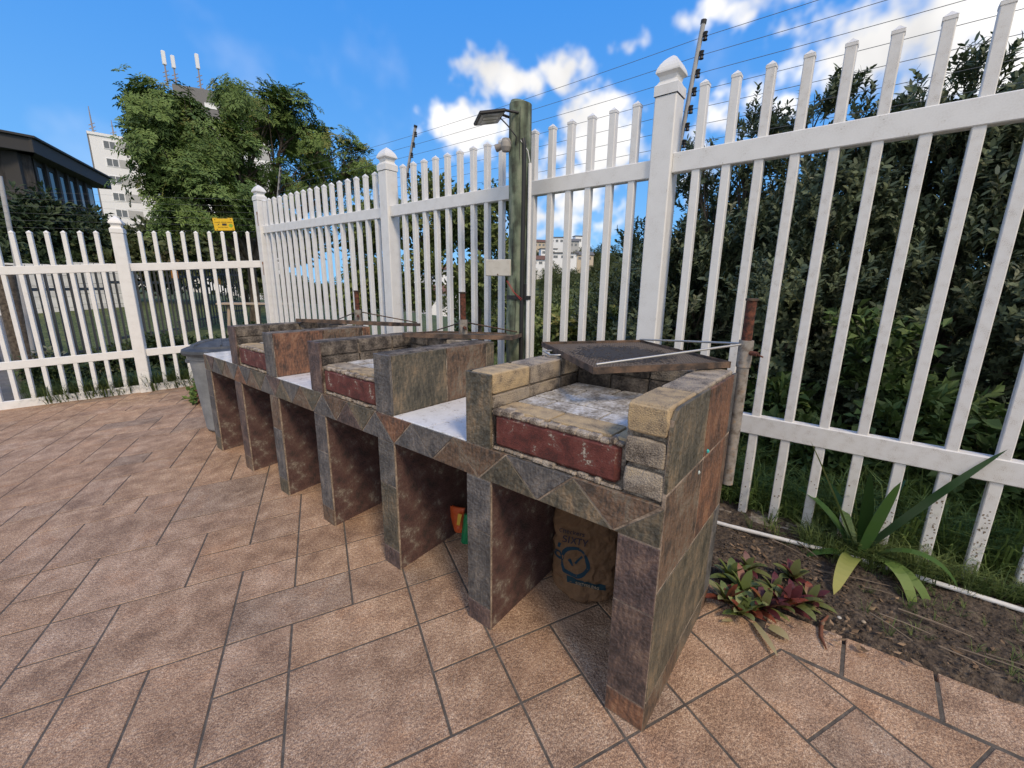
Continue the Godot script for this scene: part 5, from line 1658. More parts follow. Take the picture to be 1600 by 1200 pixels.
# lobes: [centre, radii, twigs]; limbs run from the foot through forks to the lobes
func make_plant(called: String, label: String, category: String, group: String, foot: Vector3, lobes: Array, kind: String, mt: Material, cols: Array, scale: Array, trunk_r: float, upright: float, sd: int, shell := 0.45, fork := 0.4) -> Node3D:
	rng.seed = sd
	var t := thing(called, label, category, foot, group)
	var tr := MB.new()
	var top := Vector3.ZERO
	for l in lobes: top += (l[0] - foot) / lobes.size()
	var forkp := top * fork
	tr.tube(PackedVector3Array([Vector3(0, -0.15, 0), forkp * 0.5 + Vector3(rf(-0.05, 0.05), 0, rf(-0.05, 0.05)), forkp]), PackedFloat32Array([trunk_r * 1.25, trunk_r, trunk_r * 0.8]), 9)
	for l in lobes:
		var c: Vector3 = l[0] - foot
		var rr: Vector3 = l[1]
		var mid := forkp.lerp(c, 0.55) + Vector3(rf(-0.1, 0.1), rf(-0.05, 0.1), rf(-0.1, 0.1)) * rr.y
		tr.tube(PackedVector3Array([forkp, mid, c + Vector3(0, rr.y * 0.35, 0)]), PackedFloat32Array([trunk_r * 0.6, trunk_r * 0.42, trunk_r * 0.18]), 7)
		for k in 9:
			var d := Vector3(rf(-1, 1), rf(-0.35, 1), rf(-1, 1)).normalized()
			var q := c + Vector3(d.x * rr.x, d.y * rr.y, d.z * rr.z) * rf(0.6, 0.95)
			var b0 := mid.lerp(c, rf(0.0, 0.9))
			tr.tube(PackedVector3Array([b0, b0.lerp(q, 0.5) + Vector3(0, rf(-0.05, 0.12), 0) * rr.y, q]), PackedFloat32Array([trunk_r * 0.22, trunk_r * 0.13, trunk_r * 0.04]), 5)
	put(tr, "trunk", M.bark, t)
	var xf: Array[Transform3D] = []
	var tone := PackedInt32Array()
	var nz := noise(1.0, sd, 3)
	for l in lobes:
		var c: Vector3 = l[0] - foot
		var rr: Vector3 = l[1]
		var clumps := []
		for k in maxi(6, int(l[2] / 28.0)):
			var d := Vector3(rf(-1, 1), rf(-0.9, 1), rf(-1, 1))
			d = d.normalized() * pow(rng.randf(), shell)
			clumps.append(c + Vector3(d.x * rr.x, d.y * rr.y, d.z * rr.z))
		var cs := (rr.x + rr.y + rr.z) / 3.0 * (0.30 if kind != "pinnate" else 0.31)
		for k in int(l[2]):
			var q: Vector3 = clumps[rng.randi() % clumps.size()]
			var e := Vector3(rng.randfn(), rng.randfn() * 0.75, rng.randfn()) * cs * 0.62
			var p := q + e
			var outd := (p - c + Vector3(0, rr.y * 0.1, 0)).normalized()
			var ax := (outd * (1.0 - upright) + Vector3.UP * upright + Vector3(rf(-0.45, 0.45), rf(-0.3, 0.3), rf(-0.45, 0.45))).normalized()
			var s := rf(scale[0], scale[1])
			var bx := ax.cross(Vector3(rf(-1, 1), 0.1, rf(-1, 1)).normalized()).normalized()
			xf.append(Transform3D(Basis(bx, ax, bx.cross(ax)) * s, p))
			tone.append(13 if rng.randf() < 0.05 else clampi(int(13.0 * (rng.randf() * 0.7 + 0.3 * (nz.get_noise_3dv(p * 1.3) + 0.5))), 0, 12))
	var src: Array = twig_mesh(kind).surface_get_arrays(0)
	var sv: PackedVector3Array = src[Mesh.ARRAY_VERTEX]
	var sn: PackedVector3Array = src[Mesh.ARRAY_NORMAL]
	var sc: PackedColorArray = src[Mesh.ARRAY_COLOR]
	var tints := []
	for k in 14:
		var c := (cols[0] as Color).lerp(cols[1], k / 12.0) if k < 13 else (cols[2] if cols.size() > 2 else cols[1]) as Color
		var a := PackedColorArray()
		for e in sc: a.append(Color(e.r * c.r, e.g * c.g, e.b * c.b))
		tints.append(a)
	var V := PackedVector3Array()
	var N := PackedVector3Array()
	var K := PackedColorArray()
	for i in xf.size():
		V.append_array(xf[i] * sv)
		N.append_array(Transform3D(xf[i].basis.orthonormalized(), Vector3.ZERO) * sn)
		K.append_array(tints[tone[i]])
	var arr := []
	arr.resize(Mesh.ARRAY_MAX)
	arr[Mesh.ARRAY_VERTEX] = V; arr[Mesh.ARRAY_NORMAL] = N; arr[Mesh.ARRAY_COLOR] = K
	var am := ArrayMesh.new()
	am.add_surface_from_arrays(Mesh.PRIMITIVE_TRIANGLES, arr)
	tri_count += V.size() / 3
	put_mesh(am, "crown", mt, t)
	return t

func make_vegetation() -> void:
	# --- tall dark shrubs right behind the long fence
	var oc := [Color(0.048, 0.072, 0.036), Color(0.150, 0.190, 0.100), Color(0.23, 0.25, 0.16)]
	var sh := [[Vector3(-1.35, 0.1, -3.3), [[Vector3(-1.50, 0.85, -3.15), Vector3(0.50, 0.70, 0.5), 420], [Vector3(-1.32, 1.55, -3.4), Vector3(0.36, 0.42, 0.4), 150]], "dark leafy shrub behind the fence left of the near post"],
		[Vector3(-0.55, 0.1, -3.0), [[Vector3(-0.90, 0.95, -2.75), Vector3(0.55, 0.80, 0.5), 720], [Vector3(-0.78, 1.85, -2.95), Vector3(0.42, 0.42, 0.4), 230], [Vector3(-1.02, 2.30, -3.0), Vector3(0.16, 0.34, 0.2), 40], [Vector3(-0.60, 2.42, -3.0), Vector3(0.18, 0.26, 0.2), 40]], "dark shrub behind the fence just right of the near post"],
		[Vector3(0.10, 0.1, -3.1), [[Vector3(-0.05, 1.0, -2.7), Vector3(0.6, 0.85, 0.5), 820], [Vector3(-0.05, 1.92, -2.95), Vector3(0.5, 0.42, 0.4), 300], [Vector3(-0.24, 2.50, -2.95), Vector3(0.20, 0.30, 0.2), 46], [Vector3(0.15, 2.36, -2.95), Vector3(0.16, 0.22, 0.2), 32]], "tall dark shrub with a spray of tips over the middle of the near bay"],
		[Vector3(0.85, 0.1, -3.1), [[Vector3(0.80, 1.0, -2.7), Vector3(0.62, 0.90, 0.5), 900], [Vector3(0.62, 1.92, -2.9), Vector3(0.55, 0.45, 0.4), 420], [Vector3(0.62, 2.36, -2.85), Vector3(0.34, 0.24, 0.3), 110]], "tall dense dark shrub behind the right of the near bay"],
		[Vector3(1.75, 0.1, -3.0), [[Vector3(1.6, 1.1, -2.7), Vector3(0.65, 0.95, 0.5), 700], [Vector3(1.35, 2.0, -2.8), Vector3(0.55, 0.48, 0.4), 340]], "dark shrub at the right edge of the view"]]
	for e in [[Vector3(-0.55, 0.1, -4.3), 1.0, "second row shrub behind the left of the near bay"], [Vector3(0.75, 0.1, -4.3), 1.15, "second row shrub behind the middle of the near bay"], [Vector3(2.1, 0.1, -4.3), 1.25, "second row shrub behind the right of the near bay"]]:
		sh.append([e[0], [[e[0] + Vector3(0, e[1], 0), Vector3(0.95, 1.0, 0.5), 620], [e[0] + Vector3(0.1, e[1] + 0.75, 0), Vector3(0.8, 0.5, 0.45), 300]], e[2]])
	for k in sh.size():
		make_plant("tall_shrub", sh[k][2], "shrub", "tall shrubs behind the long fence", sh[k][0] * Vector3(1.06, 1, 1) + Vector3(0, 0, -0.35), sh[k][1].map(func(l): return [l[0] * Vector3(1.06, 1.05, 1) + Vector3(0, 0, -0.35), l[1] * 1.04, l[2] * 1.75]), "shrub", M.leaf_shrub, oc, [0.70, 1.15], 0.05, 0.42, 1001 + k, 0.42, 0.25)
	# undergrowth with brighter leaves at their feet
	var uc := [Color(0.048, 0.090, 0.024), Color(0.13, 0.20, 0.055), Color(0.20, 0.26, 0.07)]
	var ug := [[-0.6, -2.1, 0.30, 0.30, "low bright weed between shrubs and fence left of the bed"], [0.35, -2.2, 0.40, 0.42, "bright leafy weed under the middle shrub"], [0.95, -2.15, 0.42, 0.55, "tangled bright weed under the right shrub"], [1.5, -2.1, 0.40, 0.60, "tall bright creeper at the right edge"], [0.65, -2.45, 0.35, 0.75, "bright creeper climbing the front of the right shrub"], [-0.15, -2.35, 0.35, 0.35, "leafy weed under the left of the near bay"]]
	for k in ug.size():
		var u: Array = ug[k]
		var p := Vector3(u[0], 0.10, u[1])
		make_plant("weed_clump", u[4], "weed", "weeds under the shrubs", p, [[p + Vector3(0, u[3] * 0.6, 0), Vector3(u[2], u[3], 0.25), 130]], "bush", M.leaf_bright, uc, [0.8, 1.4], 0.008, 0.5, 1101 + k, 0.5, 0.3)
	# --- lighter trees seen through the middle of the long fence
	var mc := [Color(0.075, 0.115, 0.030), Color(0.21, 0.25, 0.075), Color(0.30, 0.29, 0.10)]
	var mt := [[-6.1, -4.0, 2.5, 0.85, 0.75, 330, "light green tree behind the fence's middle post"], [-5.2, -4.7, 2.4, 0.62, 0.7, 380, "rounded light green tree between the middle post and the timber pole"], [-7.3, -3.6, 2.2, 0.6, 0.65, 260, "small light green tree behind the fence's far bay"], [-3.6, -5.0, 0.55, 0.55, 0.42, 300, "low yellow green bush beyond the timber pole"], [-2.5, -4.6, 0.55, 0.5, 0.42, 300, "low green bush left of the dark shrubs"], [-6.0, -6.4, 0.55, 1.1, 0.6, 300, "broad low bush far behind the fence's middle bay"]]
	for k in mt.size():
		var e: Array = mt[k]
		var foot := Vector3(e[0], terrain_y(e[0], e[1]), e[1])
		make_plant("garden_tree" if e[2] > 1.5 else "low_bush", e[6], "tree" if e[2] > 1.5 else "bush", "greenery beyond the long fence", foot, [[Vector3(e[0], e[2], e[1]), Vector3(e[3], e[4], e[3]), e[5]], [Vector3(e[0] + 0.4, e[2] * 0.55, e[1] + 0.3), Vector3(e[3] * 0.8, e[4] * 0.6, e[3] * 0.8), e[5] * 0.5]], "bush", M.leaf_bright, mc, [1.0, 1.7], 0.05, 0.35, 1201 + k, 0.4, 0.35)
	# --- the big feather-leaved tree
	var tc := [Color(0.060, 0.115, 0.028), Color(0.185, 0.275, 0.070), Color(0.24, 0.26, 0.08)]
	var L := []
	for e in [[268, 188, 12.6, 0.76, 0.70, 700], [262, 250, 12.2, 0.66, 0.70, 600], [322, 228, 12.8, 0.80, 0.72, 560], [296, 305, 12.4, 0.80, 0.60, 540], [392, 168, 13.2, 0.76, 0.56, 440], [450, 196, 13.4, 0.90, 0.60, 400], [510, 230, 13.6, 0.90, 0.60, 310], [562, 258, 13.6, 0.60, 0.55, 160], [438, 282, 13.0, 1.10, 0.6, 280], [350, 335, 12.4, 1.0, 0.45, 420], [505, 292, 13.2, 1.05, 0.55, 230], [232, 165, 12.4, 0.34, 0.36, 110], [370, 250, 12.8, 0.68, 0.55, 230], [290, 345, 12.2, 0.6, 0.25, 140]]:
		L.append([far_at(e[0], e[1], e[2]), Vector3(e[3], e[4], e[3]) * 1.08, e[5] * (0.72 if e[0] < 350 else 0.60)])
	make_plant("feather_leaved_tree", "large spreading tree with drooping feather leaves before the towers", "tree", "", Vector3(-12.3, terrain_y(-12.3, -3.4), -3.4), L, "pinnate", M.leaf_tree, tc, [0.46, 0.78], 0.12, 0.30, 1301, 0.42, 0.42)
	# --- scrub under it and hedge before the dark timber building
	var bc := [Color(0.040, 0.062, 0.020), Color(0.105, 0.125, 0.045), Color(0.20, 0.16, 0.08)]
	var hed := [[25, 392, 24.5, 1.6, 1.35, 420, 0], [85, 378, 25.0, 1.5, 1.55, 480, 0], [138, 385, 25.0, 1.1, 1.35, 340, 0], [0, 430, 24.0, 1.4, 0.8, 240, 0], [190, 410, 24.0, 0.9, 0.9, 220, 1], [245, 400, 24.0, 1.3, 1.1, 320, 1], [310, 402, 22.0, 1.5, 1.2, 340, 1], [375, 392, 21.0, 1.5, 1.4, 360, 1], [440, 382, 20.0, 1.5, 1.4, 320, 1]]
	var hw := ["leftmost dark green hedge bush before the timber building", "tallest dark green hedge bush before the timber building", "hedge bush under the timber building's far corner", "low hedge bush at the left edge of the view", "small bush behind the lower fence's post", "scrubby bush left of the yellow sign", "scrubby bush just below the yellow sign", "olive brown scrub bush right of the yellow sign", "scrub bush behind the corner of the fences"]
	for k in hed.size():
		var e: Array = hed[k]
		var p := far_at(e[0], e[1], e[2])
		make_plant("hedge_bush", hw[k], "bush", "bushes beyond the lower fence", Vector3(p.x, terrain_y(p.x, p.z), p.z), [[p, Vector3(e[3], e[4], e[3]), e[5]]], "bush", M.leaf_shrub if e[6] == 0 else M.leaf_bright, [Color(0.018, 0.036, 0.014), Color(0.052, 0.082, 0.028)] if e[6] == 0 else bc, [2.2, 3.8], 0.10, 0.3, 1401 + k, 0.4, 0.3)
	# --- grass behind the long fence, weeds along the lower fence
	rng.seed = 1500
	var gt := twig_mesh("grass")
	var g1 := scatter("tall_grass", gt, M.leaf_grass, 9000, func() -> Transform3D:
		var z := -1.56 - pow(rng.randf(), 1.5) * 2.2
		var x := rf(-1.6, 2.4)
		if rng.randf() < 0.25: x = rf(-6.5, 0.0)
		var s := rf(0.9, 1.9)
		if z > -1.62: s *= 0.7
		if z < -2.3: s *= 0.75
		return Transform3D(Basis(Vector3.UP, rf(0, 6.28)).scaled(Vector3(s, s * rf(0.7, 1.3), s)), Vector3(x, gy(x, z) + 0.0, z)), [Color(0.085, 0.150, 0.036), Color(0.25, 0.34, 0.090)])
	tag(g1, "rough green grass growing behind the long fence", "grass", "", "stuff")
	var g2 := scatter("fence_weeds", gt, M.leaf_grass, 420, func() -> Transform3D:
		var u := rng.randf()
		var x := rf(0.28, 1.5)
		var z := rf(-1.37, -1.46)
		if u < 0.25: x = 0.5 + rng.randfn() * 0.16; z = -1.36 + rng.randfn() * 0.05
		elif u < 0.45: x = rf(0.5, 1.5); z = rf(-0.85, -1.4)
		elif u < 0.75: x = rf(0.25, 1.4)
		var s := rf(0.35, 0.95) * (0.5 if z > -1.3 else 1.0)
		return Transform3D(Basis(Vector3.UP, rf(0, 6.28)).scaled(Vector3(s, s, s)), Vector3(x, gy(x, z) + 0.01, z)), [Color(0.05, 0.09, 0.022), Color(0.16, 0.21, 0.06)])
	tag(g2, "weedy grass sprouting in front of the long fence", "grass", "", "stuff")
	var g3 := scatter("verge_grass", gt, M.leaf_grass, 5200, func() -> Transform3D:
		var s := rf(0.8, 1.7)
		var z := rf(-2.4, 0.95)
		var x := left_line(z) - 0.08 - pow(rng.randf(), 1.4) * 4.5
		if rng.randf() < 0.22:
			z = rf(-1.4, 0.8); x = left_line(z) - rf(0.04, 0.25); s *= 1.25
		return Transform3D(Basis(Vector3.UP, rf(0, 6.28)).scaled(Vector3(s, s * rf(0.8, 1.3), s)), Vector3(x, terrain_y(x, z), z)), [Color(0.040, 0.078, 0.022), Color(0.15, 0.20, 0.06)])
	tag(g3, "unkempt green grass and ground cover beyond the lower fence", "grass", "", "stuff")
	# weeds by the dustbin
	for k in 3:
		var p: Vector3 = [Vector3(-5.75, 0, -0.42), Vector3(-5.55, 0, -0.55), Vector3(-6.0, 0, -0.55)][k]
		p.y = gy(p.x, p.z)
		make_plant("weed_clump", ["green weed on the paving beside the dustbin", "reddish weed half hidden by the dustbin", "green weed at the foot of the lower fence"][k], "weed", "weeds by the dustbin", p, [[p + Vector3(0, 0.09, 0), Vector3(0.17, 0.10, 0.14), 34]], "bush", M.leaf_bright, [Color(0.12, 0.03, 0.025), Color(0.20, 0.07, 0.04)] if k == 1 else [Color(0.07, 0.13, 0.03), Color(0.16, 0.24, 0.06)], [0.8, 1.2], 0.006, 0.5, 1601 + k, 0.5, 0.3)
	# shrubby ground cover between the lower fence and the palisade
	for k in 7:
		var z := lerpf(0.45, -2.4, k / 6.0)
		var x := left_line(z) - 0.9 - 0.35 * (k % 3)
		var p := Vector3(x, terrain_y(x, z), z)
		make_plant("ground_cover_bush", "low leafy bush beyond the lower fence, %s from its left end" % ["first", "second", "third", "fourth", "fifth", "sixth", "seventh"][k], "bush", "low bushes beyond the lower fence", p, [[p + Vector3(0, 0.28, 0), Vector3(0.5, 0.34, 0.45), 130]], "bush", M.leaf_bright, [Color(0.032, 0.060, 0.020), Color(0.095, 0.13, 0.045), Color(0.20, 0.21, 0.13)], [0.8, 1.3], 0.012, 0.5, 1701 + k, 0.45, 0.3)
	# distant woods on the slope
	rng.seed = 1800
	var spots := []
	for k in 350:
		var a := rf(-1.25, 0.5)
		var d := 34.0 + 110.0 * pow(rng.randf(), 0.8)
		if k > 255: d = rf(118.0, 225.0); a = rf(-0.72, -0.42)
		spots.append([Vector3(sin(a) * d, 0, -cos(a) * d), rf(1.4, 2.6)])
	for e in spots: e[0].y = terrain_y(e[0].x, e[0].z)
	var woods := scatter("distant_trees", twig_mesh("bush"), M.leaf_bright, 32000, func() -> Transform3D:
		var e: Array = spots[rng.randi() % spots.size()]
		var q := Vector3(rng.randfn(), rng.randfn(), rng.randfn()).normalized() * pow(rng.randf(), 0.4)
		var s := rf(3.0, 5.5)
		return Transform3D(Basis.from_euler(Vector3(rf(-0.6, 0.6), rf(0, 6.28), 0)).scaled(Vector3(s, s, s)), e[0] + Vector3(q.x * e[1] * 1.2, e[1] * (0.9 + q.y), q.z * e[1] * 1.2)), [Color(0.045, 0.072, 0.024), Color(0.14, 0.165, 0.06)])
	tag(woods, "far off belt of trees down the slope behind the fence", "woods", "", "stuff")

# ---------------------------------------------------------------- terrain and what stands on it
func terrain_y(x: float, z: float) -> float:
	var cx := clampf(x, -8.5, 4.0)
	var cz := clampf(z, -2.2, 5.0)
	var y := gy(cx, cz) - 0.045
	if x < -8.5: y += smoothstep(8.5, 22.0, -x) * 0.55
	var away := maxf(0.0, -z - 3.0)
	y -= smoothstep(1.0, 55.0, away) * 7.0
	# the hill across the valley
	var h := Vector2(x + 122.0, z + 205.0)
	var rim := smoothstep(25.0, 120.0, Vector2(x, z).length())
	y += rim * 23.0 * exp(-h.length_squared() / (2.0 * 75.0 * 75.0))
	var h2 := Vector2(x - 60.0, z + 330.0)
	y += rim * 12.0 * exp(-h2.length_squared() / (2.0 * 120.0 * 120.0))
	return y

func make_terrain() -> void:
	var mb := MB.new()
	var rings: Array[float] = []
	var r := 0.0
	while r < 900.0:
		rings.append(r)
		r = r * 1.07 + 0.35
	rings.append(1400.0)
	var seg := 120
	var at := func(i: int, s: int) -> Vector3:
		var a := TAU * s / seg
		var x := -3.0 + cos(a) * rings[i]
		var z := 0.0 + sin(a) * rings[i]
		return Vector3(x, terrain_y(x, z), z)
	for i in rings.size() - 1:
		for s in seg:
			var p: Vector3 = at.call(i, s)
			var q: Vector3 = at.call(i + 1, s)
			var u: Vector3 = at.call(i + 1, (s + 1) % seg)
			var v: Vector3 = at.call(i, (s + 1) % seg)
			if i > 0: mb.tri(p, v, u)
			mb.tri(p, u, q)
	var t := put(mb, "ground", M.turf)
	tag(t, "", "", "", "structure")
	# tarred lane past the lower fence
	var ln := MB.new()
	var px := [-7.9, -40.0]
	for i in 20:
		var xa := lerpf(-8.3, -34.0, i / 20.0)
		var xb := lerpf(-8.3, -34.0, (i + 1) / 20.0)
		ln.quad(Vector3(xb, terrain_y(xb, 4.5) + 0.02, 4.5), Vector3(xa, terrain_y(xa, 4.5) + 0.02, 4.5), Vector3(xa, terrain_y(xa, 0.62) + 0.02, 0.62 - 0.002 * xa), Vector3(xb, terrain_y(xb, 0.62) + 0.02, 0.62 - 0.002 * xb))
	tag(put(ln, "lane", M.tar), "", "", "", "structure")
	var kb := MB.new()
	kb.col = Color(0.9, 0.9, 0.9)
	kb.box(Vector3(-13.4, terrain_y(-12, 1.2) - 0.05, 1.12), Vector3(-10.9, terrain_y(-12, 1.2) + 0.16, 1.30), 0.02)
	tag(put(kb, "painted_kerb", M.precast), "white painted kerb beside the lane beyond the lower fence", "kerb")
	# concrete apron at the left end of the paving
	var ap := MB.new()
	ap.box(Vector3(-7.75, gy(-7.3, 1.5) - 0.12, 1.20), Vector3(-6.9, gy(-7.3, 1.5) - 0.004, 2.6), 0.01)
	tag(put(ap, "concrete_apron", M.render_pale), "", "", "", "structure")

func window(parent: Node, o: Vector3, ux: Vector3, w: float, h: float, n: Vector3, frame_m: Material, glass_m: Material, mull := 1) -> void:
	# an opening's frame stands proud of the wall; the pane sits back inside it
	var b := Basis(ux, Vector3.UP, n)
	var f := MB.new()
	var t := h * 0.07
	f.box(Vector3(0, 0, -0.02), Vector3(w, t, 0.06), 0.0, Transform3D(b, o))
	f.box(Vector3(0, h - t, -0.02), Vector3(w, h, 0.06), 0.0, Transform3D(b, o))
	for k in mull + 2:
		var x := (w - t) * k / (mull + 1.0)
		f.box(Vector3(x, t, -0.02), Vector3(x + t, h - t, 0.055), 0.0, Transform3D(b, o))
	var fo := put(f, "window", frame_m, parent)
	var g := MB.new()
	g.box(Vector3(t * 0.5, t * 0.5, -0.01), Vector3(w - t * 0.5, h - t * 0.5, 0.02), 0.0, Transform3D(b, o))
	put(g, "pane", glass_m, fo)

func tower(called: String, label: String, corner: Vector3, along: Vector3, width: float, depth: float, top: float, base: float, floor_h: float, cols: Array, crown: float) -> Node3D:
	var t := thing(called, label, "apartment tower", Vector3(corner.x, base, corner.z))
	var n := along.cross(Vector3.UP).normalized()
	if n.dot(cam.position - corner) < 0: n = -n
	var h := top - base
	var bs := Basis(along, Vector3.UP, along.cross(Vector3.UP))
	var sg := 1.0 if bs.z.dot(n) > 0 else -1.0
	var wl := MB.new()
	wl.box(Vector3(0, 0, -sg * depth if sg > 0 else 0.0), Vector3(width, h, 0.0 if sg > 0 else depth), 0.0, Transform3D(bs, Vector3.ZERO))
	put(wl, "wall", M.render_white, t)
	var side := MB.new()
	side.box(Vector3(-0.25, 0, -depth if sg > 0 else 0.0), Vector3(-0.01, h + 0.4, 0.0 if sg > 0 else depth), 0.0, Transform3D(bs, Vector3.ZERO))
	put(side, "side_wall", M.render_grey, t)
	if crown > 0.0:
		var cr := MB.new()
		cr.box(Vector3(-0.3, h, -depth - 0.3 if sg > 0 else -0.3), Vector3(width + 0.3, h + crown, 0.3 if sg > 0 else depth + 0.3), 0.0, Transform3D(bs, Vector3.ZERO))
		put(cr, "roof_storey", M.render_grey, t)
		window(t, along * (width * 0.30) + Vector3(0, h + crown * 0.45, 0) + n * 0.32, along, width * 0.16, crown * 0.16, n, M.render_white, M.render_white, 0)
	else:
		var pr := MB.new()
		pr.box(Vector3(-0.2, h, -depth - 0.2 if sg > 0 else -0.2), Vector3(width + 0.2, h + 0.5, 0.2 if sg > 0 else depth + 0.2), 0.0, Transform3D(bs, Vector3.ZERO))
		put(pr, "parapet", M.render_white, t)
	var floors := int(h / floor_h)
	for f in floors:
		var y := h - (f + 1) * floor_h + floor_h * 0.30
		for c in cols:
			if c[2] == 0:
				window(t, along * c[0] + Vector3(0, y, 0) + n * 0.02, along, c[1], floor_h * 0.48, n, M.render_white, M.window_far, 1)
				# pale spandrel beside the glass
				var sp := MB.new()
				sp.box(Vector3(c[0] + c[1] + 0.1, y, 0.02), Vector3(c[0] + c[1] * 2.3, y + floor_h * 0.48, 0.06), 0.0, Transform3D(Basis(along, Vector3.UP, n), Vector3.ZERO))
				put(sp, "spandrel", M.render_pale, t)
			else:
				window(t, along * c[0] + Vector3(0, y, 0) + n * 0.02, along, c[1], floor_h * 0.55, n, M.render_pale, M.window_far, 2)
				var bl := MB.new()
				bl.box(Vector3(c[0] - 0.3, y - 0.35, 0.0), Vector3(c[0] + c[1] + 0.3, y + 0.55, 1.1), 0.0, Transform3D(Basis(along, Vector3.UP, n), Vector3.ZERO))
				put(bl, "balcony", M.render_white, t)
	return t

func mast(parent: Node3D, p: Vector3, h: float, panel: bool) -> void:
	var mb := MB.new()
	mb.tube(PackedVector3Array([p, p + Vector3(0, h * 0.55, 0), p + Vector3(0, h, 0)]), PackedFloat32Array([0.16, 0.12, 0.06]), 6)
	for k in 4: mb.tube(PackedVector3Array([p + Vector3(0, h * 0.12 * k, 0.5), p + Vector3(0, h * 0.12 * (k + 1), -0.5)]), PackedFloat32Array([0.07]), 4)
	var m := put(mb, "mast", M.galv_far, parent)
	if panel:
		var pn := MB.new()
		pn.box(p + Vector3(-0.28, h * 0.62, -0.3), p + Vector3(0.28, h * 1.04, 0.3), 0.08)
		put(pn, "antenna_panel", M.render_white, m)

func make_far() -> void:
	rng.seed = 2020
	# --- two white apartment towers
	var c1 := far_at(138, 209, 125)
	var a1 := Vector3(0.18, 0, -0.984).normalized()
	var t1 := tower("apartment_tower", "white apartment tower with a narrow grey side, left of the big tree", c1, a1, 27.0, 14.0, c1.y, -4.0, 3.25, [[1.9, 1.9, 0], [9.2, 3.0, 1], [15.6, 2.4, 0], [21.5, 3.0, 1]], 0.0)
	mast(t1, Vector3(-1.5, c1.y + 4.0, -1.0), 5.5, false)
	mast(t1, Vector3(-2.0, c1.y + 4.0, -4.2), 4.0, false)
	mast(t1, Vector3(-2.0, c1.y + 4.0, -8.6), 4.5, true)
	var c2 := far_at(272, 132, 112)
	var a2 := Vector3(0.42, 0, -0.907).normalized()
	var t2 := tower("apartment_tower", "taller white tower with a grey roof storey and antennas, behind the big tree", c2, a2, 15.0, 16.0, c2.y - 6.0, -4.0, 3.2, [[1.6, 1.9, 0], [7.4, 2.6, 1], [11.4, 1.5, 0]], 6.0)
	mast(t2, Vector3(-1.6, c2.y + 4.0, 0.6), 5.6, true)
	mast(t2, Vector3(-1.2, c2.y + 4.0, -0.7), 5.2, true)
	mast(t2, Vector3(0.6, c2.y + 4.0, -4.2), 6.2, true)
	# --- dark timber building behind the hedge
	var c := far_at(50, 216, 36.0)
	var top := c.y
	var eave := top - 0.72
	var level := func(px: float, py: float, y: float) -> Vector3:      # where the line of sight meets a height
		var r := ray(px, py)
		var q := cam.position + r * ((y - cam.position.y) / r.y)
		return Vector3(q.x, 0, q.z)
	var b := thing("timber_building", "dark timber clad building with a ribbon of windows under its eave", "building", Vector3(c.x, 0, c.z))
	var c0 := Vector3(c.x, 0, c.z)
	var sides := [[level.call(172, 280, top) as Vector3 - c0, 1.0, 6], [level.call(-90, 190, top) as Vector3 - c0, 0.0, 0]]
	for sd in sides:
		var al: Vector3 = sd[0]
		var ln := al.length()
		al = al.normalized()
		var n := Vector3(-al.z, 0, al.x)
		if n.dot(cam.position - c) < 0: n = -n
		var X := Transform3D(Basis(al, Vector3.UP, n), Vector3.ZERO)
		var setback := 0.80
		var wl := MB.new()
		wl.box(Vector3(0.12, -0.5, -12.0), Vector3(ln - 1.0, eave + 0.02, -setback), 0.0, X)
		put(wl, "wall", M.fascia, b)
		var fa := MB.new()
		fa.box(Vector3(-0.08 * sd[1], eave, -setback - 0.3), Vector3(ln, top, 0.0), 0.02, X)
		fa.box(Vector3(-0.10 * sd[1], top + 0.004, -12.0), Vector3(ln + 0.2, top + 0.12, 0.14), 0.01, X)
		put(fa, "roof_edge", M.fascia, b)
		var sill := eave - (2.1 if sd[1] > 0 else 0.0)
		# upright boards, in two tiers on the wing
		var nb := int((ln - 1.4) / 0.6)
		for i in nb:
			var xa := 0.12 + (ln - 1.12) * i / nb
			var xb := 0.12 + (ln - 1.12) * (i + 1) / nb
			var tiers := [[-0.4, sill]] if sd[1] > 0 else [[-0.4, eave - 3.4], [eave - 3.2, eave - 0.02]]
			for t in tiers:
				var bd := MB.new()
				bd.col = Color(1, 1, 1) * rf(0.80, 1.12)
				bd.box(Vector3(xa + 0.02, t[0], -setback + 0.001), Vector3(xb - 0.02, t[1], -setback + 0.05), 0.004, X)
				put(bd, "board", M.cladding, b)
		if sd[1] > 0:
			var nw: int = sd[2]
			for i in nw:
				var xa := 1.4 + (ln - 2.6) * i / nw
				var xb := 1.4 + (ln - 2.6) * (i + 1) / nw
				var g := MB.new()
				g.box(Vector3(xa + 0.26, sill + 0.1, -setback + 0.002), Vector3(xb - 0.02, eave - 0.3, -setback + 0.012), 0.0, X)
				put(g, "pane", M.window_glass, b)
				var ps := MB.new()
				ps.box(Vector3(xa - 0.02, sill, -setback + 0.002), Vector3(xa + 0.25, eave - 0.002, -setback + 0.12), 0.0, X)
				put(ps, "mullion", M.fascia, b)
			var sl := MB.new()
			sl.box(Vector3(0.12, sill - 0.02, -setback + 0.051), Vector3(ln - 1.0, sill + 0.08, -setback + 0.16), 0.0, X)
			put(sl, "sill", M.cladding, b)
	# --- post-mounted line and lamp pole beyond the left fence
	var gp := far_at(24, 500, 9.6)
	var tp := MB.new()
	tp.col = Color(0.42, 0.40, 0.38)
	tp.tube(PackedVector3Array([Vector3(0, -0.2, 0), Vector3(-0.01, 1.0, 0.0), Vector3(-0.03, 1.78, 0.0)]), PackedFloat32Array([0.125, 0.12, 0.11]), 14)
	var po := put(tp, "gate_post", M.mortar)
	po.position = Vector3(gp.x, terrain_y(gp.x, gp.z), gp.z)
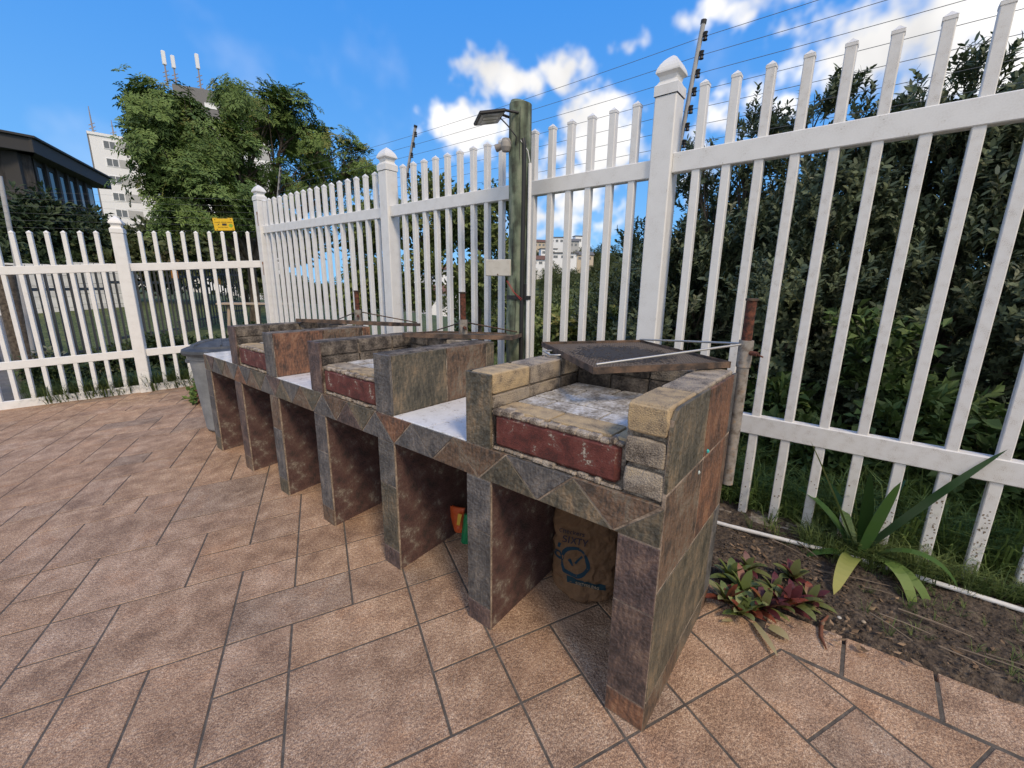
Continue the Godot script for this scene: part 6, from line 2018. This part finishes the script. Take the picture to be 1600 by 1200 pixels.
	tag(po, "thick grey post beyond the left end of the lower fence", "post")
	# --- white slab wall and dark palisade
	var wlth := thing("slab_wall", "long white precast slab wall beyond the palisade fence", "wall")
	var wa0 := far_at(-120, 460, 20.0)
	var wa1 := far_at(275, 462, 21.0)
	var wd := Vector3(wa1.x - wa0.x, 0, wa1.z - wa0.z)
	var wl2 := wd.length()
	wd = wd.normalized()
	var panels := int(wl2 / 1.5)
	var wN := Vector3(-wd.z, 0, wd.x)
	if wN.x < 0: wN = -wN
	for i in panels:
		var p := Vector3(wa0.x, 0, wa0.z) + wd * 1.5 * i
		var y0 := terrain_y(p.x, p.z) - 0.15
		for row in 5:
			var mb := MB.new()
			var v := rf(0.9, 1.03)
			mb.col = Color(v, v, v)
			mb.box(Vector3(0.065, y0 + 0.34 * row + 0.004, -0.03), Vector3(1.435, y0 + 0.34 * (row + 1) - 0.004, 0.02), 0.006, Transform3D(Basis(wd, Vector3.UP, wd.cross(Vector3.UP)), p))
			put(mb, "slab", M.precast, wlth)
		var ps := MB.new()
		ps.box(Vector3(-0.06, y0 - 0.1, -0.07), Vector3(0.06, y0 + 1.75, 0.07), 0.008, Transform3D(Basis(wd, Vector3.UP, wd.cross(Vector3.UP)), p))
		put(ps, "post", M.precast, wlth)
	var pf := thing("palisade_fence", "dark grey steel palisade fence running away beyond the lower fence", "fence")
	var pa := far_at(22, 470, 10.2)
	var pb := far_at(385, 470, 17.0)
	var pd := Vector3(pb.x - pa.x, 0, pb.z - pa.z)
	var pl := pd.length()
	pd = pd.normalized()
	var np := int(pl / 0.155)
	var pale := MB.new()
	pale.box(Vector3(-0.028, 0, -0.004), Vector3(0.028, 1.72, 0.004))
	pale.box(Vector3(-0.006, 0, 0.004), Vector3(0.006, 1.74, 0.018))
	pale.quad(Vector3(-0.028, 1.72, 0.0), Vector3(0.028, 1.72, 0.0), Vector3(0.008, 1.83, 0.0), Vector3(-0.008, 1.83, 0.0))
	var pm := pale.mesh()
	var pb_ := Basis(pd, Vector3.UP, pd.cross(Vector3.UP))
	for i in np:
		var p := Vector3(pa.x, 0, pa.z) + pd * 0.155 * i
		put_mesh(pm, "pale", M.palisade, pf, Transform3D(pb_, p + Vector3(0, terrain_y(p.x, p.z) + 0.05 - 0.10, 0)))
	for h in [0.34, 1.46]:
		var mb := MB.new()
		var i := 0.0
		while i < pl:
			var p := Vector3(pa.x, 0, pa.z) + pd * i
			var q := Vector3(pa.x, 0, pa.z) + pd * minf(i + 2.0, pl)
			var ya: float = terrain_y(p.x, p.z) - 0.05 + h
			mb.box(Vector3(0, -0.025, -0.03), Vector3(p.distance_to(q), 0.025, -0.0045), 0.0, Transform3D(pb_, p + Vector3(0, ya, 0)))
			i += 2.0
		put(mb, "rail", M.palisade, pf)
	for i in int(pl / 2.8) + 1:
		var p := Vector3(pa.x, 0, pa.z) + pd * 2.8 * i
		var mb := MB.new()
		mb.box(Vector3(-0.05, -0.1, -0.13), Vector3(0.05, 1.75, -0.031), 0.004, Transform3D(pb_, p + Vector3(0, terrain_y(p.x, p.z), 0)))
		put(mb, "post", M.palisade, pf)
	for e in [[273, 429, 12.3], [341, 440, 14.6]]:
		var p := far_at(e[0], e[1], e[2])
		var mb := MB.new()
		mb.col = Color(0.75, 0.28, 0.03)
		mb.box(Vector3(-0.12, -0.08, 0), Vector3(0.12, 0.08, 0.004), 0.0, Transform3D(pb_, p))
		var o := put(mb, numbered("fence_sign"), M.plain)
		tag(o, "small plain orange plate on the palisade fence, %s" % ("nearer the white slab wall" if e[0] < 300 else "farther along, by the bench"), "sign", "orange plates on the palisade")
	# --- picnic bench glimpsed by the corner
	var bp := far_at(397, 476, 11.5)
	var bn := thing("picnic_bench", "weathered wooden bench glimpsed past the corner of the fences", "bench", Vector3(bp.x, terrain_y(bp.x, bp.z), bp.z))
	bn.basis = Basis(Vector3.UP, 0.9)
	var hb := bp.y - terrain_y(bp.x, bp.z) + 0.05
	for i in 3:
		var mb := MB.new()
		mb.col = Color(0.42, 0.34, 0.26)
		mb.box(Vector3(-0.7, hb - 0.05, -0.22 + 0.15 * i), Vector3(0.7, hb - 0.01, -0.09 + 0.15 * i), 0.006)
		put(mb, "plank", M.matt, bn)
	for sx in [-0.5, 0.5]:
		for sz in [-1.0, 1.0]:
			var mb := MB.new()
			mb.col = Color(0.40, 0.32, 0.25)
			mb.tube(PackedVector3Array([Vector3(sx, -0.05, 0.30 * sz), Vector3(sx, hb - 0.052, 0.06 * sz)]), PackedFloat32Array([0.035]), 6)
			put(mb, "leg", M.matt, bn)
	# --- houses across the valley
	var hs := [[842, 384, 190, 9, 4.2, 0, "cream"], [856, 396, 170, 10, 4.5, 1, "render_white"], [872, 378, 200, 11, 5.0, 1, "render_white"], [893, 384, 185, 9, 5.0, 0, "render_pale"], [905, 377, 200, 8, 6.0, 1, "render_white"], [880, 403, 150, 14, 4.0, 1, "render_white"], [845, 412, 140, 10, 3.6, 0, "render_white"], [912, 405, 150, 9, 4.0, 0, "cream"], [700, 430, 110, 9, 4.0, 0, "render_white"], [660, 440, 95, 9, 3.6, 1, "render_white"], [735, 440, 95, 8, 3.6, 1, "render_pale"], [620, 455, 75, 8, 3.4, 1, "render_white"], [690, 470, 62, 8, 3.4, 0, "render_white"], [640, 492, 48, 6, 2.6, 1, "render_white"]]
	var hl := ["cream gabled house at the left of the hillside", "long white house low on the hillside", "white house on the skyline of the hill", "pale grey house in the middle of the hillside", "tall white block at the right of the hillside", "wide white house at the foot of the hill", "white house at the foot of the hill, behind the pole's conduit", "cream house at the right foot of the hill", "white house down the slope behind the middle bay", "low white house left in the middle bay's view", "pale house right in the middle bay's view", "white house beside the fence's middle post", "white gabled house low behind the middle bay", "small white outbuilding low behind the middle bay"]
	for i in hs.size():
		var e: Array = hs[i]
		var p := far_at(e[0], e[1], e[2])
		var w: float = e[3] * 0.62
		var h: float = e[4] * 0.62
		var ho := thing("hillside_house", hl[i], "house", Vector3(p.x, p.y - h * 0.5, p.z), "houses across the valley")
		ho.basis = Basis(Vector3.UP, 0.65 + rf(-0.4, 0.4))
		var wl := MB.new()
		var low := minf(0.0, terrain_y(p.x, p.z) - (p.y - h * 0.5)) - 0.5
		wl.box(Vector3(-w * 0.5, low, -w * 0.35), Vector3(w * 0.5, h, w * 0.35))
		put(wl, "wall", M[e[6]], ho)
		var ro := MB.new()
		if e[5] == 0:
			var y := h
			var z := w * 0.42
			ro.quad(Vector3(-w * 0.55, y, z), Vector3(w * 0.55, y, z), Vector3(w * 0.55, y + w * 0.22, 0), Vector3(-w * 0.55, y + w * 0.22, 0))
			ro.quad(Vector3(w * 0.55, y, -z), Vector3(-w * 0.55, y, -z), Vector3(-w * 0.55, y + w * 0.22, 0), Vector3(w * 0.55, y + w * 0.22, 0))
			ro.tri(Vector3(w * 0.5, y, z * 0.85), Vector3(w * 0.5, y, -z * 0.85), Vector3(w * 0.5, y + w * 0.2, 0))
			ro.tri(Vector3(-w * 0.5, y, -z * 0.85), Vector3(-w * 0.5, y, z * 0.85), Vector3(-w * 0.5, y + w * 0.2, 0))
		else:
			ro.box(Vector3(-w * 0.54, h, -w * 0.39), Vector3(w * 0.54, h + 0.35, w * 0.39))
		put(ro, "roof", M.roof_brown if e[5] == 0 and i % 2 == 0 else M.roof_grey, ho)
		for kx in 3:
			window(ho, Vector3(-w * 0.42 + kx * w * 0.30, h * 0.40, w * 0.35 + 0.02), Vector3.RIGHT, w * 0.17, h * 0.34, Vector3(0, 0, 1), M.render_pale, M.window_far, 1)

func _ready() -> void:
	setup_camera_and_light()
	make_materials()
	mat("wire_dark", C3(0.16, 0.17, 0.18), 0.5, null, 1.0, null, 1.0, 0.3)
	mat("sign_black", C3(0.015, 0.015, 0.012), 0.6)
	mat("rust_run", C3(0.24, 0.10, 0.035), 0.85)
	mat("ink_navy", C3(0.010, 0.014, 0.035), 0.8)
	mat("ink_pale", C3(0.30, 0.24, 0.17), 0.8)
	mat("ink_brown", C3(0.12, 0.07, 0.042), 0.8)
	mat("window_far", C3(0.16, 0.18, 0.20), 0.25)
	mat("galv_far", C3(0.33, 0.29, 0.28), 0.7)
	mat("stay_steel", C3(0.40, 0.40, 0.40), 0.5)
	make_terrain()
	make_paving()
	make_bed()
	make_fences()
	make_far()
	make_counter()
	make_grates()
	make_pole()
	make_electric_fence()
	make_bin()
	make_litter()
	make_bed_plants()
	make_vegetation()
